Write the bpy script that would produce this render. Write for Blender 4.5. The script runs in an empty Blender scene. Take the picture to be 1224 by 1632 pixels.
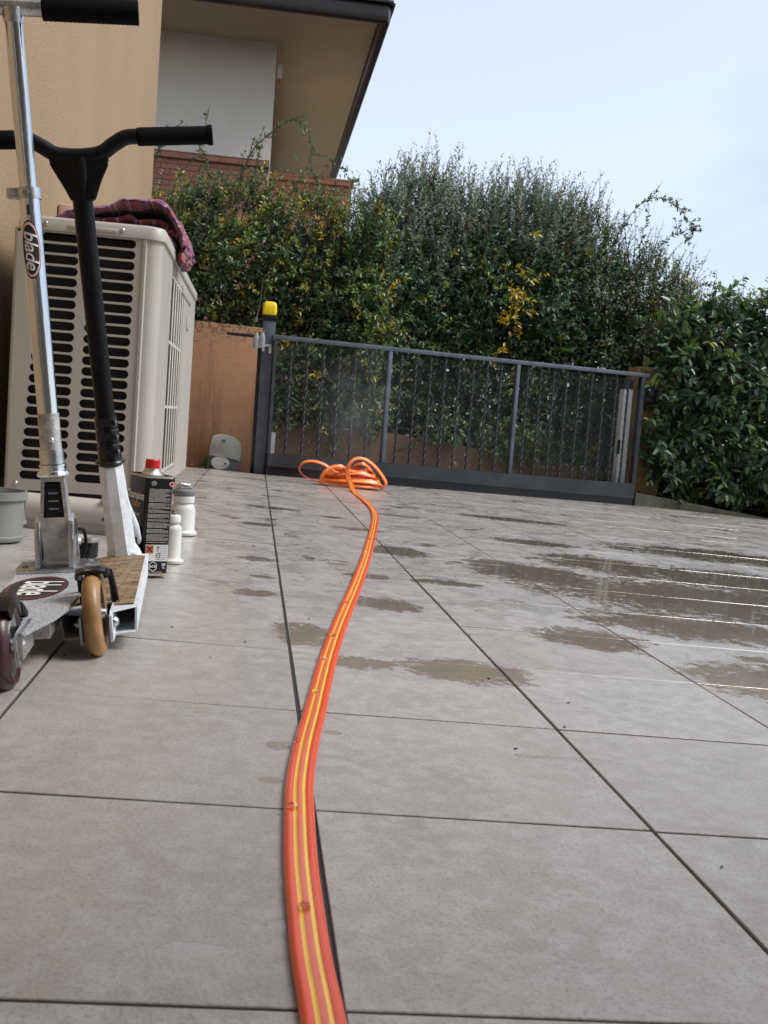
import bpy, bmesh, math, random
import numpy as np
from mathutils import Vector, Matrix, noise
C = bpy.context.scene
COL = C.collection
R = math.radians
TILT = R(2.0)                      # the terrace falls gently to the right for drainage
TILE = 1/3

# ------------------------------------------------------------------ camera
cam_d = bpy.data.cameras.new('camera'); cam = bpy.data.objects.new('camera', cam_d); COL.objects.link(cam)
cam.matrix_world = Matrix(((0.98993978, -0.06370886, -0.12633455, 0.01262844),
                           (-0.12009744, 0.09372005, -0.98832847, 0.0),
                           (0.07480535, 0.99355812, 0.08512593, 0.36163134), (0, 0, 0, 1)))
cam_d.sensor_fit = 'VERTICAL'; cam_d.sensor_height = 36; cam_d.lens = 1677.08/1632*36
cam_d.clip_start = .02; cam_d.clip_end = 2000
cam_d.dof.use_dof = True; cam_d.dof.focus_distance = 2.1; cam_d.dof.aperture_fstop = 20
C.camera = cam

# ------------------------------------------------------------------ sky
SUN_EL, SUN_AZ = R(50), R(98)
wd = bpy.data.worlds.new('World'); C.world = wd; wd.use_nodes = True
nt = wd.node_tree; nt.nodes.clear()
def N(t, kind, **kw):
    n = t.nodes.new(kind)
    for k, v in kw.items(): setattr(n, k, v)
    return n
out = N(nt, 'ShaderNodeOutputWorld')
sky = N(nt, 'ShaderNodeTexSky', sky_type='NISHITA', sun_disc=False, sun_elevation=SUN_EL, sun_rotation=SUN_AZ)
b1 = N(nt, 'ShaderNodeBackground'); b1.inputs[1].default_value = .05
nt.links.new(sky.outputs[0], b1.inputs[0])
tc = N(nt, 'ShaderNodeTexCoord')
sep = N(nt, 'ShaderNodeSeparateXYZ'); nt.links.new(tc.outputs['Generated'], sep.inputs[0])
ns = N(nt, 'ShaderNodeTexNoise'); ns.inputs['Scale'].default_value = 2.4; ns.inputs['Detail'].default_value = 4; ns.inputs['Roughness'].default_value = .45
mp = N(nt, 'ShaderNodeMapping'); mp.inputs['Scale'].default_value = (1, 1, 2.6)
nt.links.new(tc.outputs['Generated'], mp.inputs[0]); nt.links.new(mp.outputs[0], ns.inputs['Vector'])
# cloud deck: darker and bluer low down and to the right, brighter overhead
m1 = N(nt, 'ShaderNodeMath', operation='MULTIPLY'); m1.inputs[1].default_value = 1.0; nt.links.new(sep.outputs[2], m1.inputs[0])
m2 = N(nt, 'ShaderNodeMath', operation='MULTIPLY_ADD'); m2.inputs[1].default_value = -.42; nt.links.new(sep.outputs[0], m2.inputs[0]); nt.links.new(m1.outputs[0], m2.inputs[2])
m3 = N(nt, 'ShaderNodeMath', operation='MULTIPLY_ADD'); m3.inputs[1].default_value = 1.7; nt.links.new(ns.outputs[0], m3.inputs[0]); nt.links.new(m2.outputs[0], m3.inputs[2])
cr = N(nt, 'ShaderNodeValToRGB')
cr.color_ramp.elements[0].position = .60; cr.color_ramp.elements[0].color = (.50, .56, .67, 1)
cr.color_ramp.elements[1].position = 1.0; cr.color_ramp.elements[1].color = (.85, .90, .985, 1)
nt.links.new(m3.outputs[0], cr.inputs[0])
b2 = N(nt, 'ShaderNodeBackground'); b2.inputs[1].default_value = .43
nt.links.new(cr.outputs[0], b2.inputs[0])
ad = N(nt, 'ShaderNodeAddShader'); nt.links.new(b1.outputs[0], ad.inputs[0]); nt.links.new(b2.outputs[0], ad.inputs[1]); nt.links.new(ad.outputs[0], out.inputs[0])

# ------------------------------------------------------------------ sun behind the clouds
sd = bpy.data.lights.new('sun', 'SUN'); sd.energy = 2.3; sd.angle = R(30); sd.color = (1, .97, .93)
so = bpy.data.objects.new('sun', sd); COL.objects.link(so)
dv = Vector((math.sin(SUN_AZ)*math.cos(SUN_EL), math.cos(SUN_AZ)*math.cos(SUN_EL), math.sin(SUN_EL)))
so.rotation_euler = dv.to_track_quat('Z', 'Y').to_euler()
C.view_settings.view_transform = 'Standard'; C.view_settings.look = 'None'; C.view_settings.gamma = 1; C.view_settings.exposure = 0.70

rnd = random.Random(7)
def zg(x): return -math.tan(TILT)*x
def gp(x, y, h=0): return Vector((x, y, zg(x)+h))

# ================================================================== helpers
def tag(o, label=None, cat=None, group=None, kind=None):
    if label: o['label'] = label
    if cat: o['category'] = cat
    if group: o['group'] = group
    if kind: o['kind'] = kind
    return o
def thing(name, label, cat, loc, group=None):
    o = bpy.data.objects.new(name, None); COL.objects.link(o); o.location = loc; o.empty_display_size = .05
    return tag(o, label, cat, group)
def wloc(o):
    v = Vector((0, 0, 0))
    while o: v += o.location; o = o.parent
    return v
def obj(name, bm, mat, parent=None, origin=None, smooth=None, mats=None):
    """links the bmesh (or mesh) given in world coordinates as ONE object"""
    if isinstance(bm, bmesh.types.BMesh):
        me = bpy.data.meshes.new(name); bmesh.ops.recalc_face_normals(bm, faces=bm.faces[:])
        bm.to_mesh(me); bm.free()
    else: me = bm
    base = wloc(parent) if parent else Vector((0, 0, 0))
    org = Vector(origin) if origin is not None else (base if parent else Vector((0, 0, 0)))
    me.transform(Matrix.Translation(-org))
    for m in (mats or [mat]): me.materials.append(m)
    if smooth is not None:
        me.polygons.foreach_set('use_smooth', [True]*len(me.polygons))
        if smooth < 3.1:
            me.set_sharp_from_angle(angle=smooth)
    o = bpy.data.objects.new(name, me); COL.objects.link(o)
    o.parent = parent; o.location = org-base
    return o
class BM:
    """collects shapes; .xf is applied to what is added"""
    def __init__(s, xf=None): s.b = bmesh.new(); s.xf = xf or Matrix.Identity(4)
    def get(s, *a): return False
    def v(s, p): return s.b.verts.new(s.xf @ Vector(p))
    def face(s, vs, mi=0):
        try: f = s.b.faces.new(vs); f.material_index = mi; return f
        except ValueError: return None
    def box(s, c, size, rot=None, bev=0, mi=0, seg=2):
        t = bmesh.new(); bmesh.ops.create_cube(t, size=1)
        bmesh.ops.scale(t, vec=size, verts=t.verts)
        if bev: bmesh.ops.bevel(t, geom=t.edges[:], offset=bev, segments=seg, affect='EDGES', profile=.5)
        M = Matrix.Translation(c) @ (rot.to_4x4() if rot else Matrix.Identity(4))
        s.merge(t, M, mi); return s
    def merge(s, t, M=Matrix.Identity(4), mi=0):
        mp = {}
        for v in t.verts: mp[v] = s.v(M @ v.co)
        for f in t.faces: s.face([mp[v] for v in f.verts], mi)
        t.free()
    def tube(s, pts, rads, n=16, cap=True, mi=0, up=None, prof=None, twist=None):
        """tube through pts; prof = unit cross-section list (x,y)"""
        pts = [Vector(p) for p in pts]
        if not hasattr(rads, '__len__'): rads = [rads]*len(pts)
        prof = prof or [(math.cos(2*math.pi*i/n), math.sin(2*math.pi*i/n)) for i in range(n)]
        n = len(prof); rings = []; ref = Vector(up) if up else None
        for i, p in enumerate(pts):
            a = pts[max(0, i-1)]; b = pts[min(len(pts)-1, i+1)]; t = (b-a).normalized()
            if ref is None: ref = Vector((0, 0, 1)) if abs(t.z) < .9 else Vector((1, 0, 0))
            x = ref - t*ref.dot(t)
            if x.length < 1e-4: x = t.orthogonal()
            x.normalize(); y = t.cross(x); ref = x if up is None else ref
            if twist:
                c_, s_ = math.cos(twist[i]), math.sin(twist[i]); x, y = x*c_+y*s_, y*c_-x*s_
            rings.append([s.v(p+(x*q[0]+y*q[1])*rads[i]) for q in prof])
        for a, b in zip(rings, rings[1:]):
            for i in range(n): s.face([a[i], a[(i+1) % n], b[(i+1) % n], b[i]], mi)
        if cap: s.face(rings[0][::-1], mi); s.face(rings[-1], mi)
        return s
    def lathe(s, prof, M=Matrix.Identity(4), n=32, mi=0):
        """prof (r,z) pairs about local z"""
        rings = []
        for r, z in prof:
            if r < 1e-6: rings.append([s.v(M @ Vector((0, 0, z)))])
            else: rings.append([s.v(M @ Vector((r*math.cos(2*math.pi*i/n), r*math.sin(2*math.pi*i/n), z))) for i in range(n)])
        for a, b in zip(rings, rings[1:]):
            for i in range(n):
                j = (i+1) % n
                if len(a) == 1 and len(b) == 1: continue
                if len(a) == 1: s.face([a[0], b[j], b[i]], mi)
                elif len(b) == 1: s.face([a[i], a[j], b[0]], mi)
                else: s.face([a[i], a[j], b[j], b[i]], mi)
        return s
    def prism(s, poly, z0, z1, M=Matrix.Identity(4), mi=0, bev=0):
        t = bmesh.new()
        a = [t.verts.new((x, y, z0)) for x, y in poly]; b = [t.verts.new((x, y, z1)) for x, y in poly]
        t.faces.new(a[::-1]); t.faces.new(b)
        for i in range(len(poly)): t.faces.new([a[i], a[(i+1) % len(a)], b[(i+1) % len(a)], b[i]])
        if bev: bmesh.ops.bevel(t, geom=[e for e in t.edges], offset=bev, segments=2, affect='EDGES', profile=.5)
        s.merge(t, M, mi); return s
def O(name, B, mat, parent=None, smooth=None, origin=None, mats=None): return obj(name, B.b, mat, parent, origin, smooth, mats)
def bezier_smooth(pts, per=8):
    """Catmull-Rom through pts"""
    pts = [Vector(p) for p in pts]; o = []
    for i in range(len(pts)-1):
        p0 = pts[max(0, i-1)]; p1 = pts[i]; p2 = pts[i+1]; p3 = pts[min(len(pts)-1, i+2)]
        for k in range(per):
            t = k/per
            o.append(.5*((2*p1)+(p2-p0)*t+(2*p0-5*p1+4*p2-p3)*t*t+(3*p1-p0-3*p2+p3)*t**3))
    o.append(pts[-1]); return o
def roundrect(w, h, r, n=5):
    o = []
    for cx, cy, a0 in ((w/2-r, h/2-r, 0), (-w/2+r, h/2-r, 90), (-w/2+r, -h/2+r, 180), (w/2-r, -h/2+r, 270)):
        for k in range(n+1):
            a = R(a0+90*k/n); o.append((cx+r*math.cos(a), cy+r*math.sin(a)))
    return o
FONT = {}
def text_mesh(txt, size, depth, M, bold=0, shear=0, sx=1, align='CENTER', spacing=1):
    cu = bpy.data.curves.new('lettering', 'FONT'); cu.body = txt; cu.size = size; cu.extrude = depth; cu.offset = bold; cu.shear = shear
    cu.align_x = align; cu.align_y = 'CENTER'; cu.resolution_u = 3; cu.space_character = spacing
    o = bpy.data.objects.new('lettering', cu); COL.objects.link(o)
    dg = bpy.context.evaluated_depsgraph_get(); dg.update()
    me = bpy.data.meshes.new_from_object(o.evaluated_get(dg))
    bpy.data.objects.remove(o); bpy.data.curves.remove(cu)
    me.materials.clear()
    me.transform(Matrix.Diagonal((sx, 1, 1, 1))); me.transform(M); return me

# ================================================================== materials
def mat(name, col, rough=.6, metal=0, var=.12, scale=8, bump=0, bscale=60, spec=.5, coat=0, var2=None, emis=None, coords='Object', stretch=None, trans=0, alpha=1, roughvar=0, sss=0):
    m = bpy.data.materials.new(name); m.use_nodes = True; t = m.node_tree; p = t.nodes['Principled BSDF']
    p.inputs['Roughness'].default_value = rough; p.inputs['Metallic'].default_value = metal
    p.inputs['Specular IOR Level'].default_value = spec; p.inputs['Coat Weight'].default_value = coat; p.inputs['Coat Roughness'].default_value = .12
    p.inputs['Transmission Weight'].default_value = trans; p.inputs['Alpha'].default_value = alpha
    tc = N(t, 'ShaderNodeTexCoord'); mp = N(t, 'ShaderNodeMapping'); t.links.new(tc.outputs[coords], mp.inputs[0])
    if stretch: mp.inputs['Scale'].default_value = stretch
    n1 = N(t, 'ShaderNodeTexNoise'); n1.inputs['Scale'].default_value = scale; n1.inputs['Detail'].default_value = 6; n1.inputs['Roughness'].default_value = .6
    t.links.new(mp.outputs[0], n1.inputs['Vector'])
    mx = N(t, 'ShaderNodeMix', data_type='RGBA')
    c = col; d = var2 or tuple(max(0, x*(1-var*1.6)) for x in c)
    mx.inputs[6].default_value = (*d, 1); mx.inputs[7].default_value = (*[min(1, x*(1+var*.6)) if not var2 else x for x in c], 1)
    rr = N(t, 'ShaderNodeMapRange'); rr.inputs[1].default_value = .32; rr.inputs[2].default_value = .68
    t.links.new(n1.outputs[0], rr.inputs[0]); t.links.new(rr.outputs[0], mx.inputs[0]); t.links.new(mx.outputs[2], p.inputs['Base Color'])
    if roughvar:
        r2 = N(t, 'ShaderNodeMapRange'); r2.inputs[3].default_value = rough-roughvar; r2.inputs[4].default_value = rough+roughvar
        t.links.new(n1.outputs[0], r2.inputs[0]); t.links.new(r2.outputs[0], p.inputs['Roughness'])
    if bump:
        n2 = N(t, 'ShaderNodeTexNoise'); n2.inputs['Scale'].default_value = bscale; n2.inputs['Detail'].default_value = 4
        t.links.new(mp.outputs[0], n2.inputs['Vector'])
        bp = N(t, 'ShaderNodeBump'); bp.inputs['Strength'].default_value = bump; bp.inputs['Distance'].default_value = .004
        t.links.new(n2.outputs[0], bp.inputs['Height']); t.links.new(bp.outputs[0], p.inputs['Normal'])
    if emis: p.inputs['Emission Color'].default_value = (*emis, 1); p.inputs['Emission Strength'].default_value = 1
    return m
M_ = {}
M_['alu'] = mat('brushed_aluminium', (.62, .63, .64), .28, 1, .25, 30, .15, 300, roughvar=.1)
M_['alu_dark'] = mat('worn_grey_aluminium', (.50, .49, .48), .42, .6, .3, 40, .35, 200, roughvar=.12)
M_['alu_grip'] = mat('sparkly_grip_aluminium', (.60, .61, .63), .5, .2, .45, 300, .9, 700)
M_['chrome'] = mat('polished_tube', (.72, .73, .75), .16, 1, .2, 14, .06, 250, stretch=(1, 1, .12), roughvar=.08)
M_['black'] = mat('black_satin_metal', (.006, .0065, .008), .42, 0, .3, 120, .15, 500, spec=.16)
M_['black_gloss'] = mat('black_gloss_plastic', (.008, .008, .010), .25, 0, .2, 40, spec=.35)
M_['rubber'] = mat('black_foam_rubber', (.005, .005, .006), .85, 0, .3, 200, .6, 900, spec=.12)
M_['pwhite'] = mat('white_painted_steel', (.70, .73, .77), .42, 0, .12, 60, .3, 400)
M_['tan'] = mat('amber_polyurethane', (.40, .225, .085), .38, 0, .35, 18, .05, 300, roughvar=.1)
M_['red_pu'] = mat('dark_red_polyurethane', (.055, .016, .022), .3, 0, .4, 20, .05, 300, roughvar=.1)
M_['cream'] = mat('cream_powder_coat', (.40, .38, .335), .42, 0, .07, 3, .06, 300)
M_['cream_d'] = mat('cream_plastic_grille', (.52, .50, .45), .45, 0, .08, 10)
M_['void'] = mat('dark_fins_and_void', (.012, .013, .014), .8)  # fin block; its near-black also paints the shade inside the fan recess
M_['steel'] = mat('blue_grey_painted_steel', (.085, .10, .13), .42, 0, .25, 14, .25, 120)
M_['steel_d'] = mat('dark_wet_painted_steel', (.022, .026, .032), .3, 0, .35, 6, .2, 60)
M_['bar'] = mat('dark_grey_bar_steel', (.026, .029, .033), .42, 0, .25, 14, .2, 120)
M_['mesh'] = mat('grey_expanded_metal', (.10, .105, .11), .5, .3)
M_['yellow'] = mat('yellow_lens_plastic', (.85, .62, .01), .3, 0, .08, 30)
M_['white_pl'] = mat('off_white_plastic', (.62, .63, .60), .4, 0, .08, 20)
M_['grey_pl'] = mat('grey_green_plastic', (.36, .39, .365), .45, 0, .12, 10)
M_['grey_d'] = mat('mid_grey_plastic', (.16, .165, .17), .4)
M_['red_cap'] = mat('red_plastic_cap', (.62, .015, .02), .35)
M_['tin'] = mat('tin_edge', (.55, .52, .45), .35, .9)
M_['canblk'] = mat('printed_black_tin', (.007, .007, .008), .3, spec=.25)
M_['ink_w'] = mat('white_ink', (.75, .75, .72), .5, var=.02)
M_['ink_g'] = mat('grey_ink', (.50, .48, .44), .5, var=.3, scale=400)
M_['ink_gold'] = mat('gold_ink', (.42, .27, .06), .45)
M_['ink_o'] = mat('orange_hazard_ink', (.45, .10, .03), .5)
M_['ink_b'] = mat('black_ink', (.015, .014, .015), .5)
M_['ink_pink'] = mat('pink_ring_ink', (.72, .42, .45), .4)
M_['ink_dred'] = mat('dark_red_ring_ink', (.13, .03, .04), .4)
M_['ink_y'] = mat('yellow_ink', (.6, .5, .03), .5)
M_['label'] = mat('paper_label', (.62, .62, .62), .5, var=.1)
M_['terra'] = mat('terracotta_render', (.37, .225, .15), .85, 0, .3, 3.5, .3, 90, var2=(.22, .13, .09))
M_['wood'] = mat('ochre_gatepost', (.24, .15, .055), .8, 0, .35, 12, .3, 80)
M_['gutter'] = mat('dark_brown_gutter', (.028, .02, .016), .35, .2)
M_['soffit'] = mat('taupe_soffit', (.58, .46, .31), .85, 0, .06, 1.2, .1, 40)
M_['hwall'] = mat('pale_grey_render', (.78, .72, .63), .9, 0, .05, 1.5, .15, 60)
M_['rooftile'] = mat('clay_roof_tile', (.42, .27, .2), .85, 0, .4, 9)
M_['road'] = mat('wet_asphalt', (.05, .05, .052), .45, 0, .3, 20, .6, 150)
M_['soil'] = mat('damp_soil', (.045, .035, .025), .9, 0, .5, 30, 1, 90)
M_['kerb'] = mat('mossy_concrete_edging', (.16, .14, .105), .75, 0, .4, 12, .5, 120, var2=(.08, .085, .05))
M_['grass'] = mat('grass_blade', (.07, .12, .035), .45, 0, .4, 9)
M_['dryleaf'] = mat('dry_leaf', (.28, .17, .08), .8, 0, .4, 30)
M_['bark'] = mat('twig_bark', (.09, .07, .05), .85, 0, .4, 40)
M_['brass'] = mat('brass_fitting', (.45, .28, .09), .35, .9)
M_['glass'] = mat('cloudy_clear_plastic', (.62, .68, .74), .18, 0, .2, 40, trans=.6)
M_['ceil'] = mat('unseen_render', (.42, .37, .30), .9, 0, .05, 2)

def math_n(t, op, a, b=None, c=None, clamp=False):
    n = N(t, 'ShaderNodeMath', operation=op); n.use_clamp = clamp
    for i, x in enumerate((a, b, c)):
        if x is None: continue
        if isinstance(x, (int, float)): n.inputs[i].default_value = x
        else: t.links.new(x, n.inputs[i])
    return n.outputs[0]
def noise_n(t, vec, scale, detail=4, rough=.55, dist=0):
    n = N(t, 'ShaderNodeTexNoise'); n.inputs['Scale'].default_value = scale; n.inputs['Detail'].default_value = detail
    n.inputs['Roughness'].default_value = rough; n.inputs['Distortion'].default_value = dist
    t.links.new(vec, n.inputs['Vector']); return n.outputs[0]
def rng(t, x, a, b, c=0, d=1, smooth=False):
    n = N(t, 'ShaderNodeMapRange'); n.inputs[1].default_value = a; n.inputs[2].default_value = b; n.inputs[3].default_value = c; n.inputs[4].default_value = d
    if smooth: n.interpolation_type = 'SMOOTHSTEP'
    t.links.new(x, n.inputs[0]); return n.outputs[0]
def mixc(t, f, a, b):
    n = N(t, 'ShaderNodeMix', data_type='RGBA')
    if isinstance(f, (int, float)): n.inputs[0].default_value = f
    else: t.links.new(f, n.inputs[0])
    for i, x in ((6, a), (7, b)):
        if isinstance(x, tuple): n.inputs[i].default_value = (*x, 1)
        else: t.links.new(x, n.inputs[i])
    return n.outputs[2]

# stucco of the own house: ochre, stippled
def stucco():
    m = bpy.data.materials.new('ochre_stippled_stucco'); m.use_nodes = True; t = m.node_tree; p = t.nodes['Principled BSDF']
    tc = N(t, 'ShaderNodeTexCoord'); v = tc.outputs['Object']
    a = noise_n(t, v, 1.3, 4); b = noise_n(t, v, 120, 3, .7); c = noise_n(t, v, 55, 4, .6)
    col = mixc(t, rng(t, a, .3, .7), (.285, .198, .112), (.325, .23, .133))
    col = mixc(t, rng(t, b, .50, .62, 0, .62), col, (.17, .10, .05))
    mp = N(t, 'ShaderNodeMapping'); mp.inputs['Scale'].default_value = (1, 7, .5); t.links.new(v, mp.inputs[0])
    st = noise_n(t, mp.outputs[0], 2.2, 5, .6)
    col = mixc(t, rng(t, st, .52, .75, 0, .28), col, (.27, .17, .10))
    t.links.new(col, p.inputs['Base Color']); p.inputs['Roughness'].default_value = .9
    bp = N(t, 'ShaderNodeBump'); bp.inputs['Strength'].default_value = .8; bp.inputs['Distance'].default_value = .003
    hh = math_n(t, 'ADD', b, c); t.links.new(hh, bp.inputs['Height']); t.links.new(bp.outputs[0], p.inputs['Normal'])
    return m
M_['stucco'] = stucco()

# terracotta render with dark drips from the top
def terra_drip():
    m = bpy.data.materials.new('streaked_terracotta_render'); m.use_nodes = True; t = m.node_tree; p = t.nodes['Principled BSDF']
    tc = N(t, 'ShaderNodeTexCoord'); v = tc.outputs['Object']; s = N(t, 'ShaderNodeSeparateXYZ'); t.links.new(v, s.inputs[0])
    a = noise_n(t, v, 4, 5)
    mp = N(t, 'ShaderNodeMapping'); mp.inputs['Scale'].default_value = (9, 9, .8); t.links.new(v, mp.inputs[0]); st = noise_n(t, mp.outputs[0], 2, 5, .65)
    col = mixc(t, rng(t, a, .3, .7), (.36, .185, .10), (.46, .26, .15))
    col = mixc(t, rng(t, st, .5, .72, 0, .65), col, (.19, .105, .065))
    sp = noise_n(t, v, 60, 4, .7); tz = rng(t, s.outputs[2], .72, .90)
    k = math_n(t, 'MULTIPLY', rng(t, math_n(t, 'ADD', sp, math_n(t, 'MULTIPLY', tz, .22)), .62, .72), .8)
    col = mixc(t, k, col, (.07, .05, .035))
    t.links.new(col, p.inputs['Base Color']); p.inputs['Roughness'].default_value = .8
    bp = N(t, 'ShaderNodeBump'); bp.inputs['Strength'].default_value = .4; bp.inputs['Distance'].default_value = .004
    t.links.new(sp, bp.inputs['Height']); t.links.new(bp.outputs[0], p.inputs['Normal']); return m
M_['terra2'] = terra_drip()

def brick():
    m = bpy.data.materials.new('thin_red_brick'); m.use_nodes = True; t = m.node_tree; p = t.nodes['Principled BSDF']
    tc = N(t, 'ShaderNodeTexCoord'); mp = N(t, 'ShaderNodeMapping'); mp.inputs['Rotation'].default_value = (R(90), 0, 0)
    t.links.new(tc.outputs['Object'], mp.inputs[0])
    b = N(t, 'ShaderNodeTexBrick'); b.inputs['Color1'].default_value = (.46, .19, .115, 1); b.inputs['Color2'].default_value = (.36, .145, .09, 1); b.inputs['Mortar'].default_value = (.13, .085, .065, 1)
    b.inputs['Scale'].default_value = 1; b.inputs['Brick Width'].default_value = .25; b.inputs['Row Height'].default_value = .07; b.inputs['Mortar Size'].default_value = .008
    t.links.new(mp.outputs[0], b.inputs['Vector'])
    n = noise_n(t, tc.outputs['Object'], 6, 4); col = mixc(t, rng(t, n, .3, .7, 0, .5), b.outputs[0], (.30, .13, .085))
    t.links.new(col, p.inputs['Base Color']); p.inputs['Roughness'].default_value = .85
    bp = N(t, 'ShaderNodeBump'); bp.inputs['Strength'].default_value = .6; bp.inputs['Distance'].default_value = .01; bp.invert = True
    t.links.new(b.outputs[1], bp.inputs['Height']); t.links.new(bp.outputs[0], p.inputs['Normal']); return m
M_['brick'] = brick()

# wet porcelain paving: tile slabs; water films are smooth patches that mirror what stands beyond
PUD = [(.062, 1.14, .020, .016), (.052, 1.025, .016, .010), (.062, .80, .010, .012), (.055, .725, .015, .012), (.125, 1.2, .012, .010), (.40, 1.16, .07, .012), (.04, 2.62, .055, .05), (.035, 2.12, .05, .045), (.05, 2.34, .035, .02), (.30, 2.12, .09, .08), (.115, 1.76, .055, .10), (.19, 1.57, .07, .045),
       (.36, 1.57, .11, .09), (.46, 3.05, .10, .13), (.80, 2.85, .22, .24), (1.14, 3.22, .26, .22), (1.3, 2.6, .62, .36), (1.0, 2.17, .30, .18), (1.7, 2.2, .6, .45),
       (1.6, 3.1, .6, .3), (.68, 1.93, .12, .12), (.90, 1.66, .15, .16), (1.2, 1.75, .34, .2), (1.9, 3.9, .6, .26), (1.05, 3.72, .18, .1), (.30, 2.5, .06, .05), (.5, 2.5, .10, .05),
       (-.005, .68, .028, .02), (2.6, 3.2, .6, .6), (.38, 3.6, .10, .05), (.32, 3.95, .07, .05), (.62, 4.3, .12, .05), (1.2, 4.7, .3, .12), (.05, 3.45, .07, .05), (.1, 4.1, .13, .06)]
def paving_mat():
    m = bpy.data.materials.new('wet_stone_grey_porcelain'); m.use_nodes = True; t = m.node_tree; p = t.nodes['Principled BSDF']
    tc = N(t, 'ShaderNodeTexCoord'); v = tc.outputs['Object']; s = N(t, 'ShaderNodeSeparateXYZ'); t.links.new(v, s.inputs[0])
    X, Y = s.outputs[0], s.outputs[1]
    at = N(t, 'ShaderNodeAttribute', attribute_name='tile'); tv = at.outputs['Fac']
    n1 = noise_n(t, v, 7, 6, .6); n2 = noise_n(t, v, 38, 5, .65); n3 = noise_n(t, v, 260, 3, .6)
    base = mixc(t, rng(t, n1, .3, .7), (.325, .298, .27), (.42, .392, .362))
    base = mixc(t, rng(t, n2, .44, .62, 0, .8), base, (.46, .44, .415))
    base = mixc(t, rng(t, n3, .52, .66, 0, .5), base, (.21, .195, .175))
    base = mixc(t, math_n(t, 'MULTIPLY', tv, .42), base, (.27, .24, .21))
    # puddle mask
    edge = math_n(t, 'ADD', math_n(t, 'MULTIPLY', math_n(t, 'SUBTRACT', noise_n(t, v, 14, 6, .66, 1.0), .5), 2.6), math_n(t, 'MULTIPLY', math_n(t, 'SUBTRACT', n2, .5), 2.0))
    msk = None
    for (px, py, rx, ry) in PUD:
        dx = math_n(t, 'MULTIPLY', math_n(t, 'SUBTRACT', X, px), 1/rx); dy = math_n(t, 'MULTIPLY', math_n(t, 'SUBTRACT', Y, py), 1/ry)
        d = math_n(t, 'SUBTRACT', 1, math_n(t, 'ADD', math_n(t, 'MULTIPLY', dx, dx), math_n(t, 'MULTIPLY', dy, dy)))
        msk = d if msk is None else math_n(t, 'MAXIMUM', msk, d)
    msk = math_n(t, 'MAXIMUM', msk, -1.1)
    # many small films along the far paving
    far = math_n(t, 'MULTIPLY', rng(t, Y, 1.5, 3.6), rng(t, noise_n(t, v, 4.3, 5, .6, .5), .40, .70, -1.6, 1.0))
    far = math_n(t, 'ADD', far, rng(t, Y, 1.2, 2.2, -1.5, -.15))
    msk = math_n(t, 'MAXIMUM', msk, far)
    msk = math_n(t, 'SUBTRACT', msk, rng(t, noise_n(t, v, 24, 5, .7, 1.5), .50, .70, 0, .7))
    pud = rng(t, math_n(t, 'ADD', msk, edge), -.10, .42, smooth=True)
    damp = rng(t, Y, .5, 2.3)                                             # everything further out is wet
    damp = math_n(t, 'MULTIPLY', damp, 1)
    wetcol = mixc(t, .65, base, (.27, .20, .135))
    col = mixc(t, math_n(t, 'MULTIPLY', pud, rng(t, Y, .6, 1.5, .12, .95)), base, wetcol)
    t.links.new(col, p.inputs['Base Color'])
    rough = math_n(t, 'MULTIPLY_ADD', damp, -.10, .50)
    rough = math_n(t, 'ADD', rough, math_n(t, 'MULTIPLY', math_n(t, 'SUBTRACT', n2, .5), .12))
    rough = math_n(t, 'SUBTRACT', rough, math_n(t, 'MULTIPLY', damp, rng(t, noise_n(t, v, 5.5, 5, .65, .8), .48, .62, 0, .20)))
    mr = N(t, 'ShaderNodeMix', data_type='FLOAT'); t.links.new(pud, mr.inputs[0]); t.links.new(rough, mr.inputs[2]); mr.inputs[3].default_value = .11
    t.links.new(mr.outputs[0], p.inputs['Roughness'])
    sp = N(t, 'ShaderNodeMix', data_type='FLOAT'); t.links.new(damp, sp.inputs[0]); sp.inputs[2].default_value = .45; sp.inputs[3].default_value = 1.0
    t.links.new(sp.outputs[0], p.inputs['Specular IOR Level'])
    ct = math_n(t, 'MULTIPLY', damp, 1.0); t.links.new(ct, p.inputs['Coat Weight'])
    cm = N(t, 'ShaderNodeMix', data_type='FLOAT'); t.links.new(pud, cm.inputs[0]); t.links.new(rng(t, noise_n(t, v, 16, 5, .65, .8), .35, .65, .46, .22), cm.inputs[2]); cm.inputs[3].default_value = .05; t.links.new(cm.outputs[0], p.inputs['Coat Roughness'])
    # stone grain where dry, rain ripples where wet
    rip = noise_n(t, v, 95, 4, .6, 1.2)
    bp = N(t, 'ShaderNodeBump'); bp.inputs['Distance'].default_value = .0016
    bs = N(t, 'ShaderNodeMix', data_type='FLOAT'); t.links.new(pud, bs.inputs[0]); bs.inputs[2].default_value = .55; t.links.new(rng(t, noise_n(t, v, 6, 3), .4, .6, .12, .55), bs.inputs[3])
    t.links.new(bs.outputs[0], bp.inputs['Strength'])
    hm = N(t, 'ShaderNodeMix', data_type='FLOAT'); t.links.new(pud, hm.inputs[0]); t.links.new(math_n(t, 'ADD', n3, n2), hm.inputs[2]); t.links.new(rip, hm.inputs[3])
    t.links.new(hm.outputs[0], bp.inputs['Height'])
    # the thick edge of a water film
    bp2 = N(t, 'ShaderNodeBump'); bp2.inputs['Strength'].default_value = .35; bp2.inputs['Distance'].default_value = .002
    t.links.new(pud, bp2.inputs['Height']); t.links.new(bp.outputs[0], bp2.inputs['Normal']); t.links.new(bp2.outputs[0], p.inputs['Normal'])
    return m
M_['tile'] = paving_mat()
M_['grout'] = mat('dark_wet_grout', (.034, .030, .027), .35, 0, .4, 30, .4, 200)

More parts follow.
